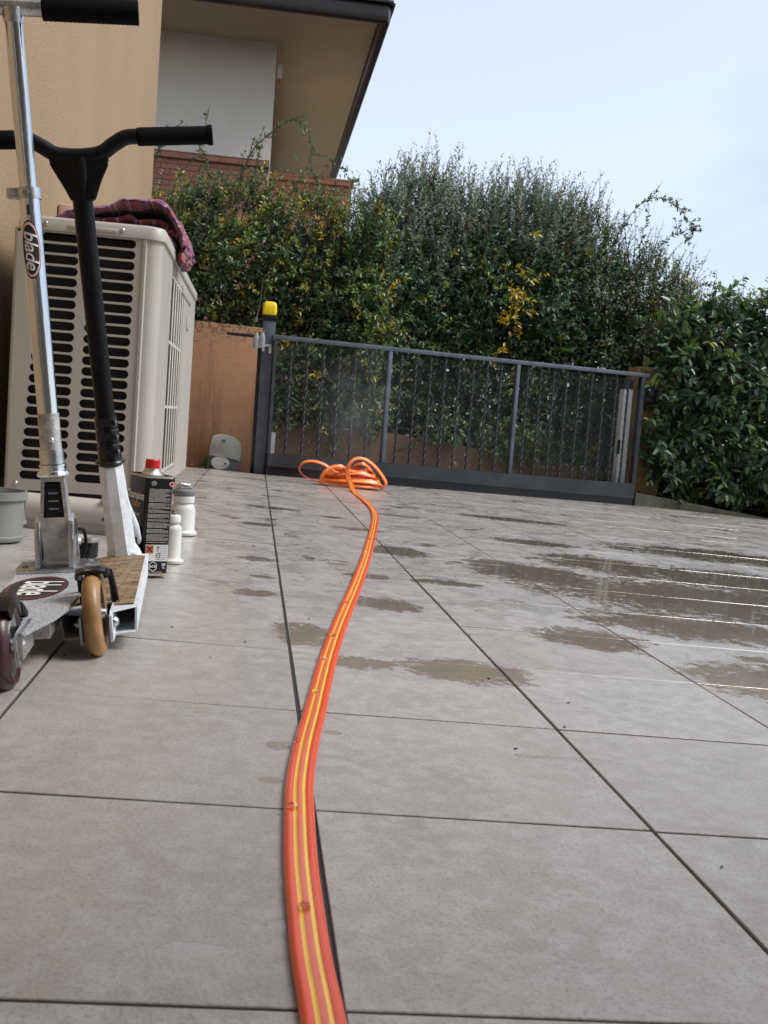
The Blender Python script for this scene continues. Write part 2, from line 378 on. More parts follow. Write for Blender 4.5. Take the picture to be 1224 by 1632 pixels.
# ================================================================== setting: ground
g = BM(); L = 300
gv = [(-L, -L), (L, -L), (L, L), (-L, L)]
g.face([g.v((x, y, -.42)) for x, y in gv]); o = O('ground', g, M_['soil']); tag(o, kind='structure')
g = BM(); g.face([g.v(gp(x, y, -.15)) for x, y in ((-2.5, 5.9), (8, 8.9), (8, 11), (-2.5, 8.9))])
o = O('road', g, M_['road']); tag(o, kind='structure')

def far_edge(x):   # front of the gate and of the bed
    if x < .02: return 6.27+(x+.37)*.28
    if x < 2.72: return 6.27+(x-.098)*.345
    return 7.26-(x-2.72)*.13
def build_paving():
    X0, Y0 = -.73479, 1.853677
    vs, fs, tv = [], [], []
    gap, bev, th = .0042, .0007, .0022
    r2 = random.Random(3)
    for i in range(-5, 22):
        for k in range(-7, 20):
            xa, xb = (X0+i)*TILE, (X0+i+1)*TILE; ya, yb = (Y0+k)*TILE, (Y0+k+1)*TILE
            gx = gap*(1.3 if i in (0, 1) else 1)/2
            xa = max(xa, -.775)
            if xb-xa < .02: continue
            xm = (xa+xb)/2
            if ya > far_edge(xm)-.02: continue
            dz = r2.uniform(-.0006, .0006); sx = r2.uniform(-.0022, .0022); sy = r2.uniform(-.0022, .0022); val = r2.random()
            n0 = len(vs)
            for inset, h in ((0, -.006), (0, -bev), (bev, 0)):
                for cx, cy in ((xa+gx+inset, ya+gap/2+inset), (xb-gx-inset, ya+gap/2+inset), (xb-gx-inset, yb-gap/2-inset), (xa+gx+inset, yb-gap/2-inset)):
                    cy = min(cy, far_edge(cx)-.005)
                    vs.append((cx, cy, zg(cx)+h+dz+sx*(cx-xm)+sy*(cy-(ya+yb)/2)))
            for a in (0, 4):
                for q in range(4): fs.append((n0+a+q, n0+a+(q+1) % 4, n0+a+4+(q+1) % 4, n0+a+4+q)); tv.append(val)
            fs.append((n0+8, n0+9, n0+10, n0+11)); tv.append(val)
    me = bpy.data.meshes.new('paving'); me.from_pydata(vs, [], fs)
    at = me.attributes.new('tile', 'FLOAT', 'FACE'); at.data.foreach_set('value', tv)
    o = obj('paving', me, M_['tile']); tag(o, kind='structure')
    g = BM(); pts = [(-.775, -1.8), (7, -1.8), (7, far_edge(7)-.01), (2.73, far_edge(2.73)-.01), (2.71, far_edge(2.71)-.01), (.02, far_edge(.03)-.01), (-.775, far_edge(-.775)-.01)]
    g.face([g.v(gp(x, y, -.0035)) for x, y in pts]); o = O('grout_bed', g, M_['grout']); tag(o, kind='structure')
build_paving()

# ================================================================== own house: long stucco wall on the left and an unseen roof added behind the camera for shade
t = thing('house', 'ochre stippled stucco house wall running along the left behind the air conditioner', 'house', (-.78, 3, 0))
b = BM(); b.box((-.93, 2.85, 1.9), (.30, 9.14, 4.9)); O('wall', b, M_['stucco'], t)
b = BM(); b.box((2.4, -2.6, 1.3), (6.1, .2, 3.6)); O('rear_wall', b, M_['ceil'], t)
b = BM(); b.box((2.5, -1.0, 2.75), (6.5, 3.0, .18)); O('shade_roof', b, M_['ceil'], t)  # roof out of view, added to darken faces turned to the camera
t2 = thing('pipe_cover', 'pinkish vertical pipe cover on the ochre wall just behind the air conditioner', 'pipe cover', (-.76, 4.3, 1.0))
b = BM(); b.box((-.742, 4.35, .83), (.07, .34, .52), bev=.008); O('cover', b, mat('pink_beige_plastic', (.56, .38, .29), .5), t2, smooth=R(40))

# ================================================================== garden wall left of the gate
t = thing('garden_wall', 'streaked terracotta garden wall left of the gate post', 'wall', (-.38, 6.55, 0))
b = BM(); ed = 6.55
b.prism([(-.80, -.5), (.028, -.5), (.028, .872), (-.38, .884), (-.80, .886)], -.09, .09, Matrix.Translation((0, 6.6, 0)) @ Matrix.Rotation(R(90), 4, 'X'), bev=.004)
O('render', b, M_['terra2'], t, smooth=R(30))

# low wall beyond the gate
t = thing('garden_wall', 'low terracotta wall beneath the hedge, seen through the gate bars', 'wall', (1.5, 7.85, 0))
b = BM(); b.prism([(-.6, -.6), (6.5, -.6), (6.5, -.2), (2.75, .10), (1.0, .285), (-.6, .318)], -.08, .08, Matrix.Translation((0, 7.85, 0)) @ Matrix.Rotation(R(90), 4, 'X'))
O('render', b, M_['terra'], t)

# ================================================================== gate
G0 = Vector((.098, 6.27, 0)); G1 = Vector((2.68, 7.161, 0)); GD = (G1-G0).normalized(); GN = Vector((-GD.y, GD.x, 0))
def gate_pt(s, z, off=0): return G0+GD*s+GN*off+Vector((0, 0, z))
GROT = Matrix((( GD.x, GN.x, 0), (GD.y, GN.y, 0), (0, 0, 1)))
def gtop(s): return .808+(.822-.808)*s/2.72
def gmid(s): return .127+(.060-.127)*s/2.66
def gbot(s): return -.003+(-.096)*s/2.72
t = thing('gate_post', 'blue-grey steel gate post under the yellow flashing lamp', 'gate post', (.056, 6.32, 0))
b = BM(); b.box((.057, 6.335, .455), (.074, .074, .93), bev=.003); O('post', b, M_['steel'], t, smooth=R(30))
b = BM(); b.box((.013, 6.38, .41), (.03, .05, .84), bev=.002); O('stop_channel', b, M_['steel_d'], t, smooth=R(30))
b = BM(); b.box((.057, 6.335, .915), (.082, .082, .03), bev=.003); O('collar', b, M_['black_gloss'], t, smooth=R(30))
b = BM(); b.box((-.085, 6.30, .806), (.20, .02, .018), Matrix.Rotation(R(1), 3, 'Y'), bev=.002); O('latch_bar', b, M_['steel_d'], t)
b = BM()
b.box((.051, 6.288, .757), (.050, .008, .014)); b.box((.031, 6.288, .738), (.014, .008, .034)); b.box((.070, 6.288, .733), (.014, .008, .044)); O('bracket', b, M_['white_pl'], t)
t = thing('warning_lamp', 'yellow flashing lamp on top of the gate post', 'lamp', (.053, 6.33, .93))
b = BM(); pr = roundrect(.084, .070, .018)
secs = [(.935, .84), (.942, .97), (.96, 1.0), (.985, .96), (1.006, .86), (1.014, .62), (1.016, .3)]
rings = [[b.v((.055+x*k, 6.335+y*k, z)) for x, y in pr] for z, k in secs]
for a_, c_ in zip(rings, rings[1:]):
    for i in range(len(pr)): b.face([a_[i], a_[(i+1) % len(pr)], c_[(i+1) % len(pr)], c_[i]])
b.face(rings[0][::-1]); b.face(rings[-1]); O('lens', b, M_['yellow'], t, smooth=R(50))
b = BM(); b.box((.055, 6.335, .932), (.07, .06, .008)); O('base', b, M_['black_gloss'], t)
b = BM(); b.tube([(-.022, 6.31, .905), (-.012, 6.31, .955), (-.003, 6.31, 1.02), (.004, 6.31, 1.15)], [.004, .0022, .0014, .001], 6)
b.tube([(-.022, 6.31, .89), (-.022, 6.31, .915)], .010, 10); O('antenna', b, M_['grey_d'], t, smooth=R(50))
t = thing('glass_fitting', 'pair of cloudy plastic bottles with a brass top clipped to the gate post', 'fitting', (.0, 6.26, .75))
b = BM()
for dx, dz in ((-.014, -.004), (.020, 0)):
    b.lathe([(0, .735), (.015, .737), (.019, .75), (.019, .80), (.012, .818), (.010, .826), (0, .827)], Matrix.Translation((dx, 6.262, dz)), 14)
O('bottle', b, M_['glass'], t, smooth=R(60))
b = BM(); b.tube([(-.032, 6.262, .832), (.034, 6.262, .832)], .006, 10); O('brass_rail', b, M_['brass'], t, smooth=R(50))

t = thing('driveway_gate', 'blue-grey steel sliding gate with twisted bars and fine mesh panel', 'gate', gate_pt(1.36, -.05))
b = BM(); b.box(gate_pt(1.38, (gtop(1.38))), (2.80, .034, .026), GROT @ Matrix.Rotation(-R(.3), 3, 'Y'), bev=.003); O('top_rail', b, M_['steel'], t, smooth=R(30))
def wedge(b, s0, s1, fz0, fz1, off, thk):
    q = [b.v(gate_pt(s, z, o_)) for o_ in (off-thk/2, off+thk/2) for s, z in ((s0, fz0(s0)), (s1, fz0(s1)), (s1, fz1(s1)), (s0, fz1(s0)))]
    for f in ((3, 2, 1, 0), (4, 5, 6, 7), (0, 1, 5, 4), (1, 2, 6, 5), (2, 3, 7, 6), (3, 0, 4, 7)): b.face([q[i] for i in f])
b = BM(); wedge(b, -.01, 2.73, lambda s: gbot(s)+.055, gmid, 0, .06); O('bottom_rail', b, M_['steel_d'], t)
b = BM(); wedge(b, -.01, 2.73, lambda s: gbot(s)-.06, lambda s: gbot(s)+.053, .01, .05); O('kick_rail', b, M_['black_gloss'], t)
b = BM(); b.box(gate_pt(-.002, .455), (.018, .035, .66), GROT); O('frame_post', b, M_['bar'], t)
b = BM(); b.box(gate_pt(2.728, .44), (.034, .036, .75), GROT); O('frame_post', b, M_['steel_d'], t)
for s in (.752, 1.692):
    b = BM(); z0, z1 = gmid(s), gtop(s)-.012; b.box(gate_pt(s, (z0+z1)/2, .0), (.026, .03, z1-z0), GROT, bev=.002); O('upright', b, M_['steel'], t, smooth=R(30))
sq = [(.7, .7), (-.7, .7), (-.7, -.7), (.7, -.7)]
for k in range(1, 26):
    s = k*.1045
    if min(abs(s-.752), abs(s-1.692)) < .03 or s > 2.62: continue
    z0, z1 = gmid(s)-.002, gtop(s)-.011; nn = 44
    b = BM(); b.tube([gate_pt(s, z0+(z1-z0)*i/nn) for i in range(nn+1)], .0088, prof=sq, twist=[i*.5 for i in range(nn+1)], up=(1, 0, 0), cap=False)
    O('twisted_bar', b, M_['bar'], t)
def expanded_mesh():
    vs, fs = [], []; p = .021; h = .014; w = .0012; n0 = 0
    x = 0.0; cols = int(2.71/p)
    for k in range(cols+1):
        for sg in (1, -1):
            z = .05; j = 0; pts = []
            while z < .80:
                s = k*p+(p/2*sg if (j % 2) else 0)
                if gmid(min(s, 2.66)) <= z <= gtop(s)-.01 and 0 <= s <= 2.72: pts.append((s, z))
                z += h; j += 1
            for (s0, z0), (s1, z1) in zip(pts, pts[1:]):
                n = len(vs)
                for s_, z_ in ((s0, z0), (s1, z1)):
                    a = gate_pt(s_, z_, .022); vs += [tuple(a+GD*w*.6), tuple(a-GD*w*.6), tuple(a+GN*w*1.6)]
                fs += [(n, n+1, n+4, n+3), (n+1, n+2, n+5, n+4), (n+2, n, n+3, n+5)]
    me = bpy.data.meshes.new('mesh_panel'); me.from_pydata(vs, [], fs); return me
obj('mesh_panel', expanded_mesh(), M_['mesh'], t)
# operator column and sheet behind the gate
t = thing('safety_edge_column', 'tall silver column with black cap behind the right end of the gate', 'column', (2.63, 7.19, 0))
b = BM(); b.box(gate_pt(2.668, .375, .085), (.080, .05, .69), GROT, bev=.006); O('column', b, M_['white_pl'], t, smooth=R(30))
b = BM(); b.box(gate_pt(2.664, .755, .085), (.088, .058, .065), GROT, bev=.004); O('cap', b, M_['black_gloss'], t, smooth=R(30))
b = BM(); b.box(gate_pt(2.625, .31, .06), (.012, .02, .10), GROT); O('clip', b, M_['black_gloss'], t)
t = thing('reflector_plate', 'small white plate behind the mesh beside the gate post', 'plate', gate_pt(.035, .16, .05))
b = BM(); b.box(gate_pt(.045, .185, .06), (.03, .004, .13), GROT); O('plate', b, M_['white_pl'], t)
t = thing('gate_pillar', 'ochre gate pillar half hidden by the right hedge', 'gate pillar', (2.82, 7.32, 0))
b = BM(); b.box((2.83, 7.46, .34), (.24, .2, 1.11), bev=.005); O('pillar', b, M_['wood'], t, smooth=R(30))
b = BM(); b.box((2.80, 7.325, .70), (.085, .07, .12), bev=.006); b.box((2.80, 7.325, .60), (.05, .04, .03), bev=.004); O('guide_bracket', b, M_['black_gloss'], t, smooth=R(30))
O_ = BM(); O_.lathe([(0, 0), (.006, .001), (.006, .004), (0, .005)], Matrix.Translation((2.785, 7.289, .73)) @ Matrix.Rotation(R(90), 4, 'X'), 10); O('bolt', O_, M_['alu'], t)

# gate motor
t = thing('gate_motor', 'grey sliding gate motor housing in front of the terracotta wall', 'gate motor', (-.155, 6.40, 0))
def mcover(zb, k):   # outline of the hood in x, z
    return [(-.235*1, .195), (-.232, .205), (-.20, .214), (-.16, .214), (-.12, .203), (-.085, .183), (-.068, .165), (-.062, .12), (-.064, .057), (-.10, .072), (-.15, .088), (-.20, .091), (-.252, .078), (-.247, .13)]
b = BM(); b.prism(mcover(0, 1), -.075, .075, Matrix.Translation((0, 6.42, 0)) @ Matrix.Rotation(R(90), 4, 'X'), bev=.007); O('hood', b, M_['grey_pl'], t, smooth=R(50))
b = BM(); b.box((-.157, 6.43, .03), (.178, .135, .13), bev=.006); O('body', b, M_['grey_d'], t, smooth=R(40))
b = BM(); b.lathe([(0, .012), (.044, .012), (.05, .006), (.05, 0), (0, 0)], Matrix.Translation((-.182, 6.362, .045)) @ Matrix.Rotation(R(90), 4, 'X') @ Matrix.Diagonal((1.12, .9, 1, 1)), 28); O('access_disc', b, M_['white_pl'], t, smooth=R(40))
b = BM(); b.lathe([(0, .004), (.006, .004), (.006, 0), (0, 0)], Matrix.Translation((-.150, 6.348, .042)) @ Matrix.Rotation(R(90), 4, 'X'), 12); O('keyhole', b, M_['ink_b'], t)
b = BM(); b.box((-.168, 6.3435, .178), (.028, .002, .016)); O('nameplate', b, M_['grey_d'], t)

# kerb and planting bed on the right
t = thing('edging', 'mossy concrete edging along the planting bed at right', 'edging', (2.72, 7.26, 0))
b = BM(); q = []
kx = [2.715, 2.95, 3.2, 3.45, 3.7, 4.2, 6.5]
for x in kx:
    zt = -.004+(x-2.715)*(-.120) if x < 3.7 else -.122+(x-3.7)*-.02
    zt = max(zt, zg(x)+.006)
    y = far_edge(x); q.append([b.v((x, y, zg(x)-.05)), b.v((x, y, zt)), b.v((x, y+.055, zt+.002)), b.v((x, y+.055, zg(x)-.05))])
for a_, c_ in zip(q, q[1:]):
    for i in range(4): b.face([a_[i], a_[(i+1) % 4], c_[(i+1) % 4], c_[i]])
b.face(q[0][::-1]); b.face(q[-1]); O('edging_block', b, M_['kerb'], t)
b = BM(); b.face([b.v(p) for p in ((2.72, 7.30, -.05), (6.5, 6.80, -.14), (6.5, 12, -.2), (2.72, 12, -.05))]); o = O('planting_bed', b, M_['soil']); tag(o, kind='structure')

# ================================================================== neighbour's house
t = thing('neighbour_house', 'grey rendered house with brown eaves and brick parapet behind the hedge', 'house', (-.8, 15, 0))
b = BM(); b.box((-4.02, 18.6, 2.45), (8.0, 8.0, 5.72)); O('wall', b, M_['hwall'], t)
b = BM(); b.box((-3.85, 18.0, 5.33), (10.2, 9.5, .15)); O('soffit', b, M_['soffit'], t)
def gutter(b, p0, p1, r=.085):
    prof = [(-1, .55), (-1, -.1), (-.8, -.62), (-.3, -.95), (.3, -.95), (.8, -.62), (1, -.1), (1, .75)]
    b.tube([p0, p1], r, prof=prof, up=(0, 0, 1))
b = BM(); b.box((-3.8, 13.18, 5.275), (10.22, .14, .22), bev=.05); b.box((-3.8, 13.15, 5.392), (10.28, .16, .03)); O('front_gutter', b, M_['gutter'], t, smooth=R(35))
b = BM(); b.box((1.26, 18.2, 5.275), (.14, 10.0, .22), bev=.05); b.box((1.29, 18.2, 5.392), (.16, 10.1, .03)); O('side_gutter', b, M_['gutter'], t, smooth=R(35))
b = BM()
for k in range(30):
    x = 1.05-k*.24
    b.tube([(x, 13.14, 5.44), (x, 18.0, 6.9)], .10, 10)
O('roof', b, M_['rooftile'], t, smooth=R(60))
b = BM(); b.box((-1.8, 14.42, 1.6), (3.53, .22, 4.10)); b.box((-1.8, 14.40, 3.61), (3.55, .28, .09)); O('brick_parapet', b, M_['brick'], t)
b = BM(); b.box((.55, 16.1, 1.7), (1.32, .22, 4.36)); b.box((.56, 16.08, 3.84), (1.34, .28, .09)); O('brick_parapet', b, M_['brick'], t)
b = BM(); b.box((.035, 14.72, 4.93), (.07, .12, .20), bev=.02); O('wall_lamp', b, M_['white_pl'], t, smooth=R(40))
b = BM(); b.box((.035, 14.66, 4.80), (.045, .06, .06), bev=.01); O('alarm_box', b, M_['ink_o'], t)

# ================================================================== planting
def leafmat(name, rough=.38, spec=.5):
    m = bpy.data.materials.new(name); m.use_nodes = True; t = m.node_tree; p = t.nodes['Principled BSDF']
    a = N(t, 'ShaderNodeAttribute', attribute_name='leafcol'); t.links.new(a.outputs['Color'], p.inputs['Base Color'])
    p.inputs['Roughness'].default_value = rough; p.inputs['Specular IOR Level'].default_value = spec
    tr = N(t, 'ShaderNodeBsdfTranslucent'); mx = N(t, 'ShaderNodeMixShader'); mx.inputs[0].default_value = .28
    hs = N(t, 'ShaderNodeHueSaturation'); hs.inputs['Saturation'].default_value = 1.15; hs.inputs['Value'].default_value = 1.5; t.links.new(a.outputs['Color'], hs.inputs['Color']); t.links.new(hs.outputs[0], tr.inputs[0])
    t.links.new(p.outputs[0], mx.inputs[1]); t.links.new(tr.outputs[0], mx.inputs[2]); t.links.new(mx.outputs[0], t.nodes['Material Output'].inputs[0]); return m
M_['leaf'] = leafmat('wet_leaf', .33, .6); M_['leaf_m'] = leafmat('matt_leaf', .5, .4)
def unit(v): return v/np.maximum(np.linalg.norm(v, axis=-1, keepdims=True), 1e-9)
def leaves(pos, dirn, nrm, ln, wd, col, name, m, parent):
    """pos,dirn,nrm (n,3); ln,wd (n,); col (n,3) -> one mesh of folded leaves"""
    n = len(pos); d = unit(dirn); nn = unit(nrm-(nrm*d).sum(1, keepdims=True)*d); s = np.cross(d, nn)
    ln = ln[:, None]; wd = wd[:, None]
    V = np.empty((n, 6, 3))
    V[:, 0] = pos; V[:, 3] = pos+d*ln-nn*ln*.12
    V[:, 1] = pos+d*ln*.34+s*wd*.5+nn*wd*.18; V[:, 2] = pos+d*ln*.72+s*wd*.36+nn*wd*.10-nn*ln*.04
    V[:, 5] = pos+d*ln*.34-s*wd*.5+nn*wd*.18; V[:, 4] = pos+d*ln*.72-s*wd*.36+nn*wd*.10-nn*ln*.04
    i0 = (np.arange(n)*6)[:, None]
    F = np.concatenate([i0+np.array([[0, 1, 2, 3]]), i0+np.array([[0, 3, 4, 5]])], 1).reshape(-1, 4)
    me = bpy.data.meshes.new(name); me.vertices.add(n*6); me.vertices.foreach_set('co', V.reshape(-1))
    me.loops.add(F.size); me.polygons.add(len(F)); me.loops.foreach_set('vertex_index', F.reshape(-1).astype(np.int32))
    me.polygons.foreach_set('loop_start', (np.arange(len(F))*4).astype(np.int32)); me.polygons.foreach_set('loop_total', np.full(len(F), 4, np.int32))
    me.update()
    a = me.attributes.new('leafcol', 'FLOAT_COLOR', 'POINT'); cc = np.ones((n, 6, 4)); cc[:, :, :3] = col[:, None, :]; a.data.foreach_set('color', cc.reshape(-1))
    return obj(name, me, m, parent)
def twigs(lines, r0, name, m, parent, sides=3):
    vs, fs = [], []
    for pts in lines:
        k = len(pts); n0 = len(vs)
        for i, p in enumerate(pts):
            r = r0*(1-.75*i/(k-1)); t = unit(pts[min(i+1, k-1)]-pts[max(i-1, 0)]); x = np.cross(t, [.3, .9, .1]); x /= max(1e-6, np.linalg.norm(x)); y = np.cross(t, x)
            for q in range(sides):
                a = 2*math.pi*q/sides; vs.append(p+(x*math.cos(a)+y*math.sin(a))*r)
        for i in range(k-1):
            for q in range(sides): fs.append((n0+i*sides+q, n0+i*sides+(q+1) % sides, n0+(i+1)*sides+(q+1) % sides, n0+(i+1)*sides+q))
    me = bpy.data.meshes.new(name); me.from_pydata([tuple(v) for v in vs], [], fs); return obj(name, me, m, parent)
def palette(rg, n, cols, w, jit=.18):
    c = np.array(cols)[rg.choice(len(cols), n, p=np.array(w)/sum(w))]
    return np.clip(c*(1+rg.uniform(-jit, jit, (n, 1)))*(1+rg.uniform(-.08, .08, (n, 3))), 0, 1)
DG, MG, LG, YG, YE, SG, BR = (.050, .098, .044), (.098, .17, .066), (.165, .245, .08), (.30, .31, .055), (.58, .44, .03), (.25, .29, .23), (.16, .095, .06)
def sprigs(rg, base, tips, nl, ln, wd, cols, w, spread=.9, droop=0., sway=.06):
    """sprigs from base to tips, leaves set along each"""
    P, D, Nn, Lg, Wd, Cc, lines = [], [], [], [], [], [], []
    n = len(base); ax = tips-base; L_ = np.linalg.norm(ax, axis=1, keepdims=True); dirs = ax/np.maximum(L_, 1e-6)
    bend = rg.normal(0, sway, (n, 3)); bend[:, 2] -= droop
    shade = palette(rg, n, cols, w)
    ts = np.linspace(0, 1, 5)
    for i in range(n): lines.append(np.array([base[i]+ax[i]*t_+bend[i]*t_*t_ for t_ in ts]))
    for k in range(nl):
        t_ = (k+rg.uniform(0, 1, (n, 1)))/nl; t_ = .08+.92*t_
        p = base+ax*t_+bend*t_*t_; tan = unit(ax+2*bend*t_)
        r = unit(rg.normal(0, 1, (n, 3))); side = unit(np.cross(tan, r))
        d = unit(tan*(1-spread*.45)+side*spread+np.array([0, 0, -droop*1.4])+rg.normal(0, .12, (n, 3)))
        up = np.array([0, -.35, 1.])+rg.normal(0, .45, (n, 3))
        P.append(p); D.append(d); Nn.append(up); sz = rg.uniform(.65, 1.2, n)*(1-.35*t_[:, 0]**3)
        Lg.append(ln*sz); Wd.append(wd*sz)
        Cc.append(np.clip(shade*(1+rg.uniform(-.25, .25, (n, 1))), 0, 1))
    cat = np.concatenate
    return cat(P), cat(D), cat(Nn), cat(Lg), cat(Wd), cat(Cc), lines
def hedge(name, label, seed, xs, tops, bots, y0, depth, n, nl, ln, wd, cols, w, m='leaf', length=(.12, .3), upness=.6, droop=0., front=.65, bulge=.25, parent=None, topvar=.12, spread=.9, stems=10, cat='hedge'):
    rg = np.random.default_rng(seed)
    xm = (xs[0]+xs[-1])/2
    t = thing(name, label, cat, (xm, y0+depth/2, -.15))
    x = rg.uniform(xs[0], xs[-1], n)
    zt = np.interp(x, xs, tops); zb = np.interp(x, xs, bots)
    # clumpy top and face
    cl = np.array([noise.noise(Vector((a*2.2, seed, 0))) for a in x])*topvar
    zt = zt+cl
    u = rg.uniform(0, 1, n)**.85; z = zb+(zt-zb)*u
    fr = rg.uniform(0, 1, n) < front
    yy = np.where(fr, rg.uniform(0, .22, n)**1.0, rg.uniform(0, 1, n))*depth
    rough_f = np.array([noise.noise(Vector((a*2.6, c*2.6, seed*3.1))) for a, c in zip(x, z)])
    y = y0+yy+rough_f*bulge*.7+bulge*np.clip(u-.55, 0, 1)**2*2
    base = np.stack([x, y, z], 1)
    L_ = rg.uniform(*length, n)[:, None]
    topn = np.clip((u-.75)*4, 0, 1)[:, None]
    dirn = unit(np.stack([rg.normal(0, .55, n), -np.abs(rg.normal(.55, .5, n)), rg.normal(upness, .5, n)], 1))
    dirn = unit(dirn*(1-topn*.8)+np.stack([rg.normal(0, .25, n), rg.normal(-.05, .25, n), np.ones(n)], 1)*topn*.9)
    tips = base+dirn*L_
    P, D, Nn, Lg, Wd, Cc, lines = sprigs(rg, base, tips, nl, ln, wd, cols, w, droop=droop, spread=spread)
    leaves(P, D, Nn, Lg, Wd, Cc, 'foliage', M_[m], t)
    # woody stems from the ground
    for k in range(stems):
        sx = xs[0]+(xs[-1]-xs[0])*(k+.5)/stems; top = np.interp(sx, xs, tops)-.25; p0 = np.array([sx, y0+depth*.6, -.3])
        for q in range(4):
            p1 = np.array([sx+rg.normal(0, .22), y0+depth*rg.uniform(.3, .8), top*rg.uniform(.7, 1)])
            mid = (p0+p1)/2+np.array([rg.normal(0, .08), rg.normal(0, .05), 0]); lines.append(np.array([p0, (p0+mid)/2, mid, (mid+p1)/2+.02, p1]))
    return t, lines
def finish(t, lines, r0=.0022): twigs(lines, r0, 'branches', M_['bark'], t)
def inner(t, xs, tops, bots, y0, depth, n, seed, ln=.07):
    """dark leaves deep inside the bush"""
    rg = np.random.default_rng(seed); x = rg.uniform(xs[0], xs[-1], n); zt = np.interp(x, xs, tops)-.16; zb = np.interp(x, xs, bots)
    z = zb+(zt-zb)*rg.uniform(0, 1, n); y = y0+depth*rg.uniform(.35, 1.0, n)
    leaves(np.stack([x, y, z], 1), rg.normal(0, 1, (n, 3)), np.stack([rg.normal(0, .5, n), -np.ones(n), rg.normal(0, .5, n)], 1), rg.uniform(.7, 1.3, n)*ln, rg.uniform(.5, .8, n)*ln, palette(rg, n, [(.012, .02, .010), (.018, .03, .013)], [1, 1]), 'inner_foliage', M_['leaf_m'], t)  # near-black leaf colours stand in for the shade within the bush
def arch(lines, rg, pts, leafs, ln=.022, side=None):
    c = [np.array(p) for p in bezier_smooth(pts, 7)]; lines.append(np.array(c))
    for i in range(1, len(c)):
        for q in range(3):
            d = unit(c[i]-c[i-1]); s = unit(rg.normal(0, 1, 3)); s = unit(s-d*s.dot(d)); leafs.append((c[i]+(c[i]-c[i-1])*rg.uniform(-.5, .5), unit(s+d*.7), ln*rg.uniform(.6, 1.3)))
        if rg.random() < .38 and side:
            s = unit(rg.normal(0, 1, 3)); s[2] = abs(s[2]); e = c[i]+unit(s+unit(c[i]-c[i-1]))*side*rg.uniform(.5, 1.2); lines.append(np.array([c[i], (c[i]+e)/2+rg.normal(0, .006, 3), e]))
            for q in range(6): leafs.append((c[i]+(e-c[i])*rg.uniform(.2, 1), unit(rg.normal(0, 1, 3)+s), ln*rg.uniform(.6, 1.1)))

# left: yellow-green mixed climber and arching canes
xs, tops, bots = [-1.5, -.85, -.6, -.13, .25, .62, .95], [1.80, 1.74, 1.86, 1.92, 1.88, 1.86, 1.7], [.2]*7
t, ln_ = hedge('hedge', 'yellowing small-leaved hedge above the terracotta wall at left', 11, xs, tops, bots, 7.75, .75, 3300, 13, .048, .019, [DG, MG, LG, YG, YE], [2.6, 3.5, 2.6, 1.5, .3], length=(.14, .34), upness=.5, droop=.03, stems=9, topvar=.22)
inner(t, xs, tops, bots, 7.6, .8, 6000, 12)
rg = np.random.default_rng(5); lf = []
for pts in ([(-.86, 7.8, 1.75), (-.80, 7.8, 2.12), (-.70, 7.8, 2.28), (-.58, 7.8, 2.26), (-.47, 7.8, 2.16), (-.42, 7.8, 1.95)],
            [(-.52, 7.8, 1.8), (-.49, 7.8, 2.1), (-.47, 7.8, 2.42)],
            [(-.25, 7.8, 1.8), (-.16, 7.8, 2.16), (-.03, 7.8, 2.34), (.13, 7.8, 2.46), (.24, 7.8, 2.42), (.31, 7.8, 2.26), (.45, 7.8, 2.20), (.62, 7.8, 2.05), (.76, 7.8, 1.85), (.80, 7.8, 1.7)],
            [(.05, 7.8, 1.75), (.20, 7.8, 2.02), (.30, 7.8, 2.24)], [(-.1, 7.8, 1.75), (-.10, 7.8, 2.05), (-.08, 7.8, 2.24)],
            [(-.7, 7.8, 1.7), (-.66, 7.8, 1.95), (-.55, 7.8, 2.12)], [(.35, 7.8, 1.7), (.40, 7.8, 1.9), (.34, 7.8, 2.06)]):
    arch(ln_, rg, pts, lf, .034, .13)
P = np.array([a[0] for a in lf]); D = np.array([a[1] for a in lf]); Lx = np.array([a[2] for a in lf])
leaves(P, D, rg.normal(0, 1, (len(lf), 3))+[0, 0, 1], Lx, Lx*.42, palette(rg, len(lf), [MG, DG, BR], [3, 3, 1]), 'cane_leaves', M_['leaf'], t)
finish(t, ln_, .0042)

# silvery olive-like shrub, tall, in the middle behind
xs, tops, bots = [.75, .95, 1.07, 1.3, 1.8, 2.1, 2.35, 2.65], [1.85, 2.02, 2.18, 2.16, 2.10, 2.10, 2.02, 1.85], [.9]*8
t, ln_ = hedge('olive_shrub', 'tall silvery narrow-leaved shrub rising behind the middle of the gate hedge', 21, xs, tops, bots, 8.25, .6, 2700, 26, .042, .0145, [SG, (.12, .16, .11), (.28, .31, .24), BR], [4, 3, 2, .4], m='leaf_m', length=(.22, .46), upness=1.3, stems=12, topvar=.14, spread=.62, cat='shrub')
rg = np.random.default_rng(6); lf = []
finish(t, ln_, .0016)

# middle: glossy dark hedge hanging over the low wall
xs, tops, bots = [.45, .8, 1.4, 1.9, 2.5, 3.0, 3.4], [1.55, 1.72, 1.78, 1.80, 1.74, 1.62, 1.35], [.30, .29, .27, .13, .13, .10, .05]
t, ln_ = hedge('hedge', 'dark glossy hedge directly behind the gate, hanging over the low wall', 31, xs, tops, bots, 8.08, .7, 4300, 12, .050, .021, [DG, MG, LG, SG, YG, YE], [4.5, 4, 1.1, .8, .3, .06], length=(.12, .30), upness=.35, droop=.03, stems=16, topvar=.1)
inner(t, xs, tops, bots, 8.15, .7, 9000, 32)
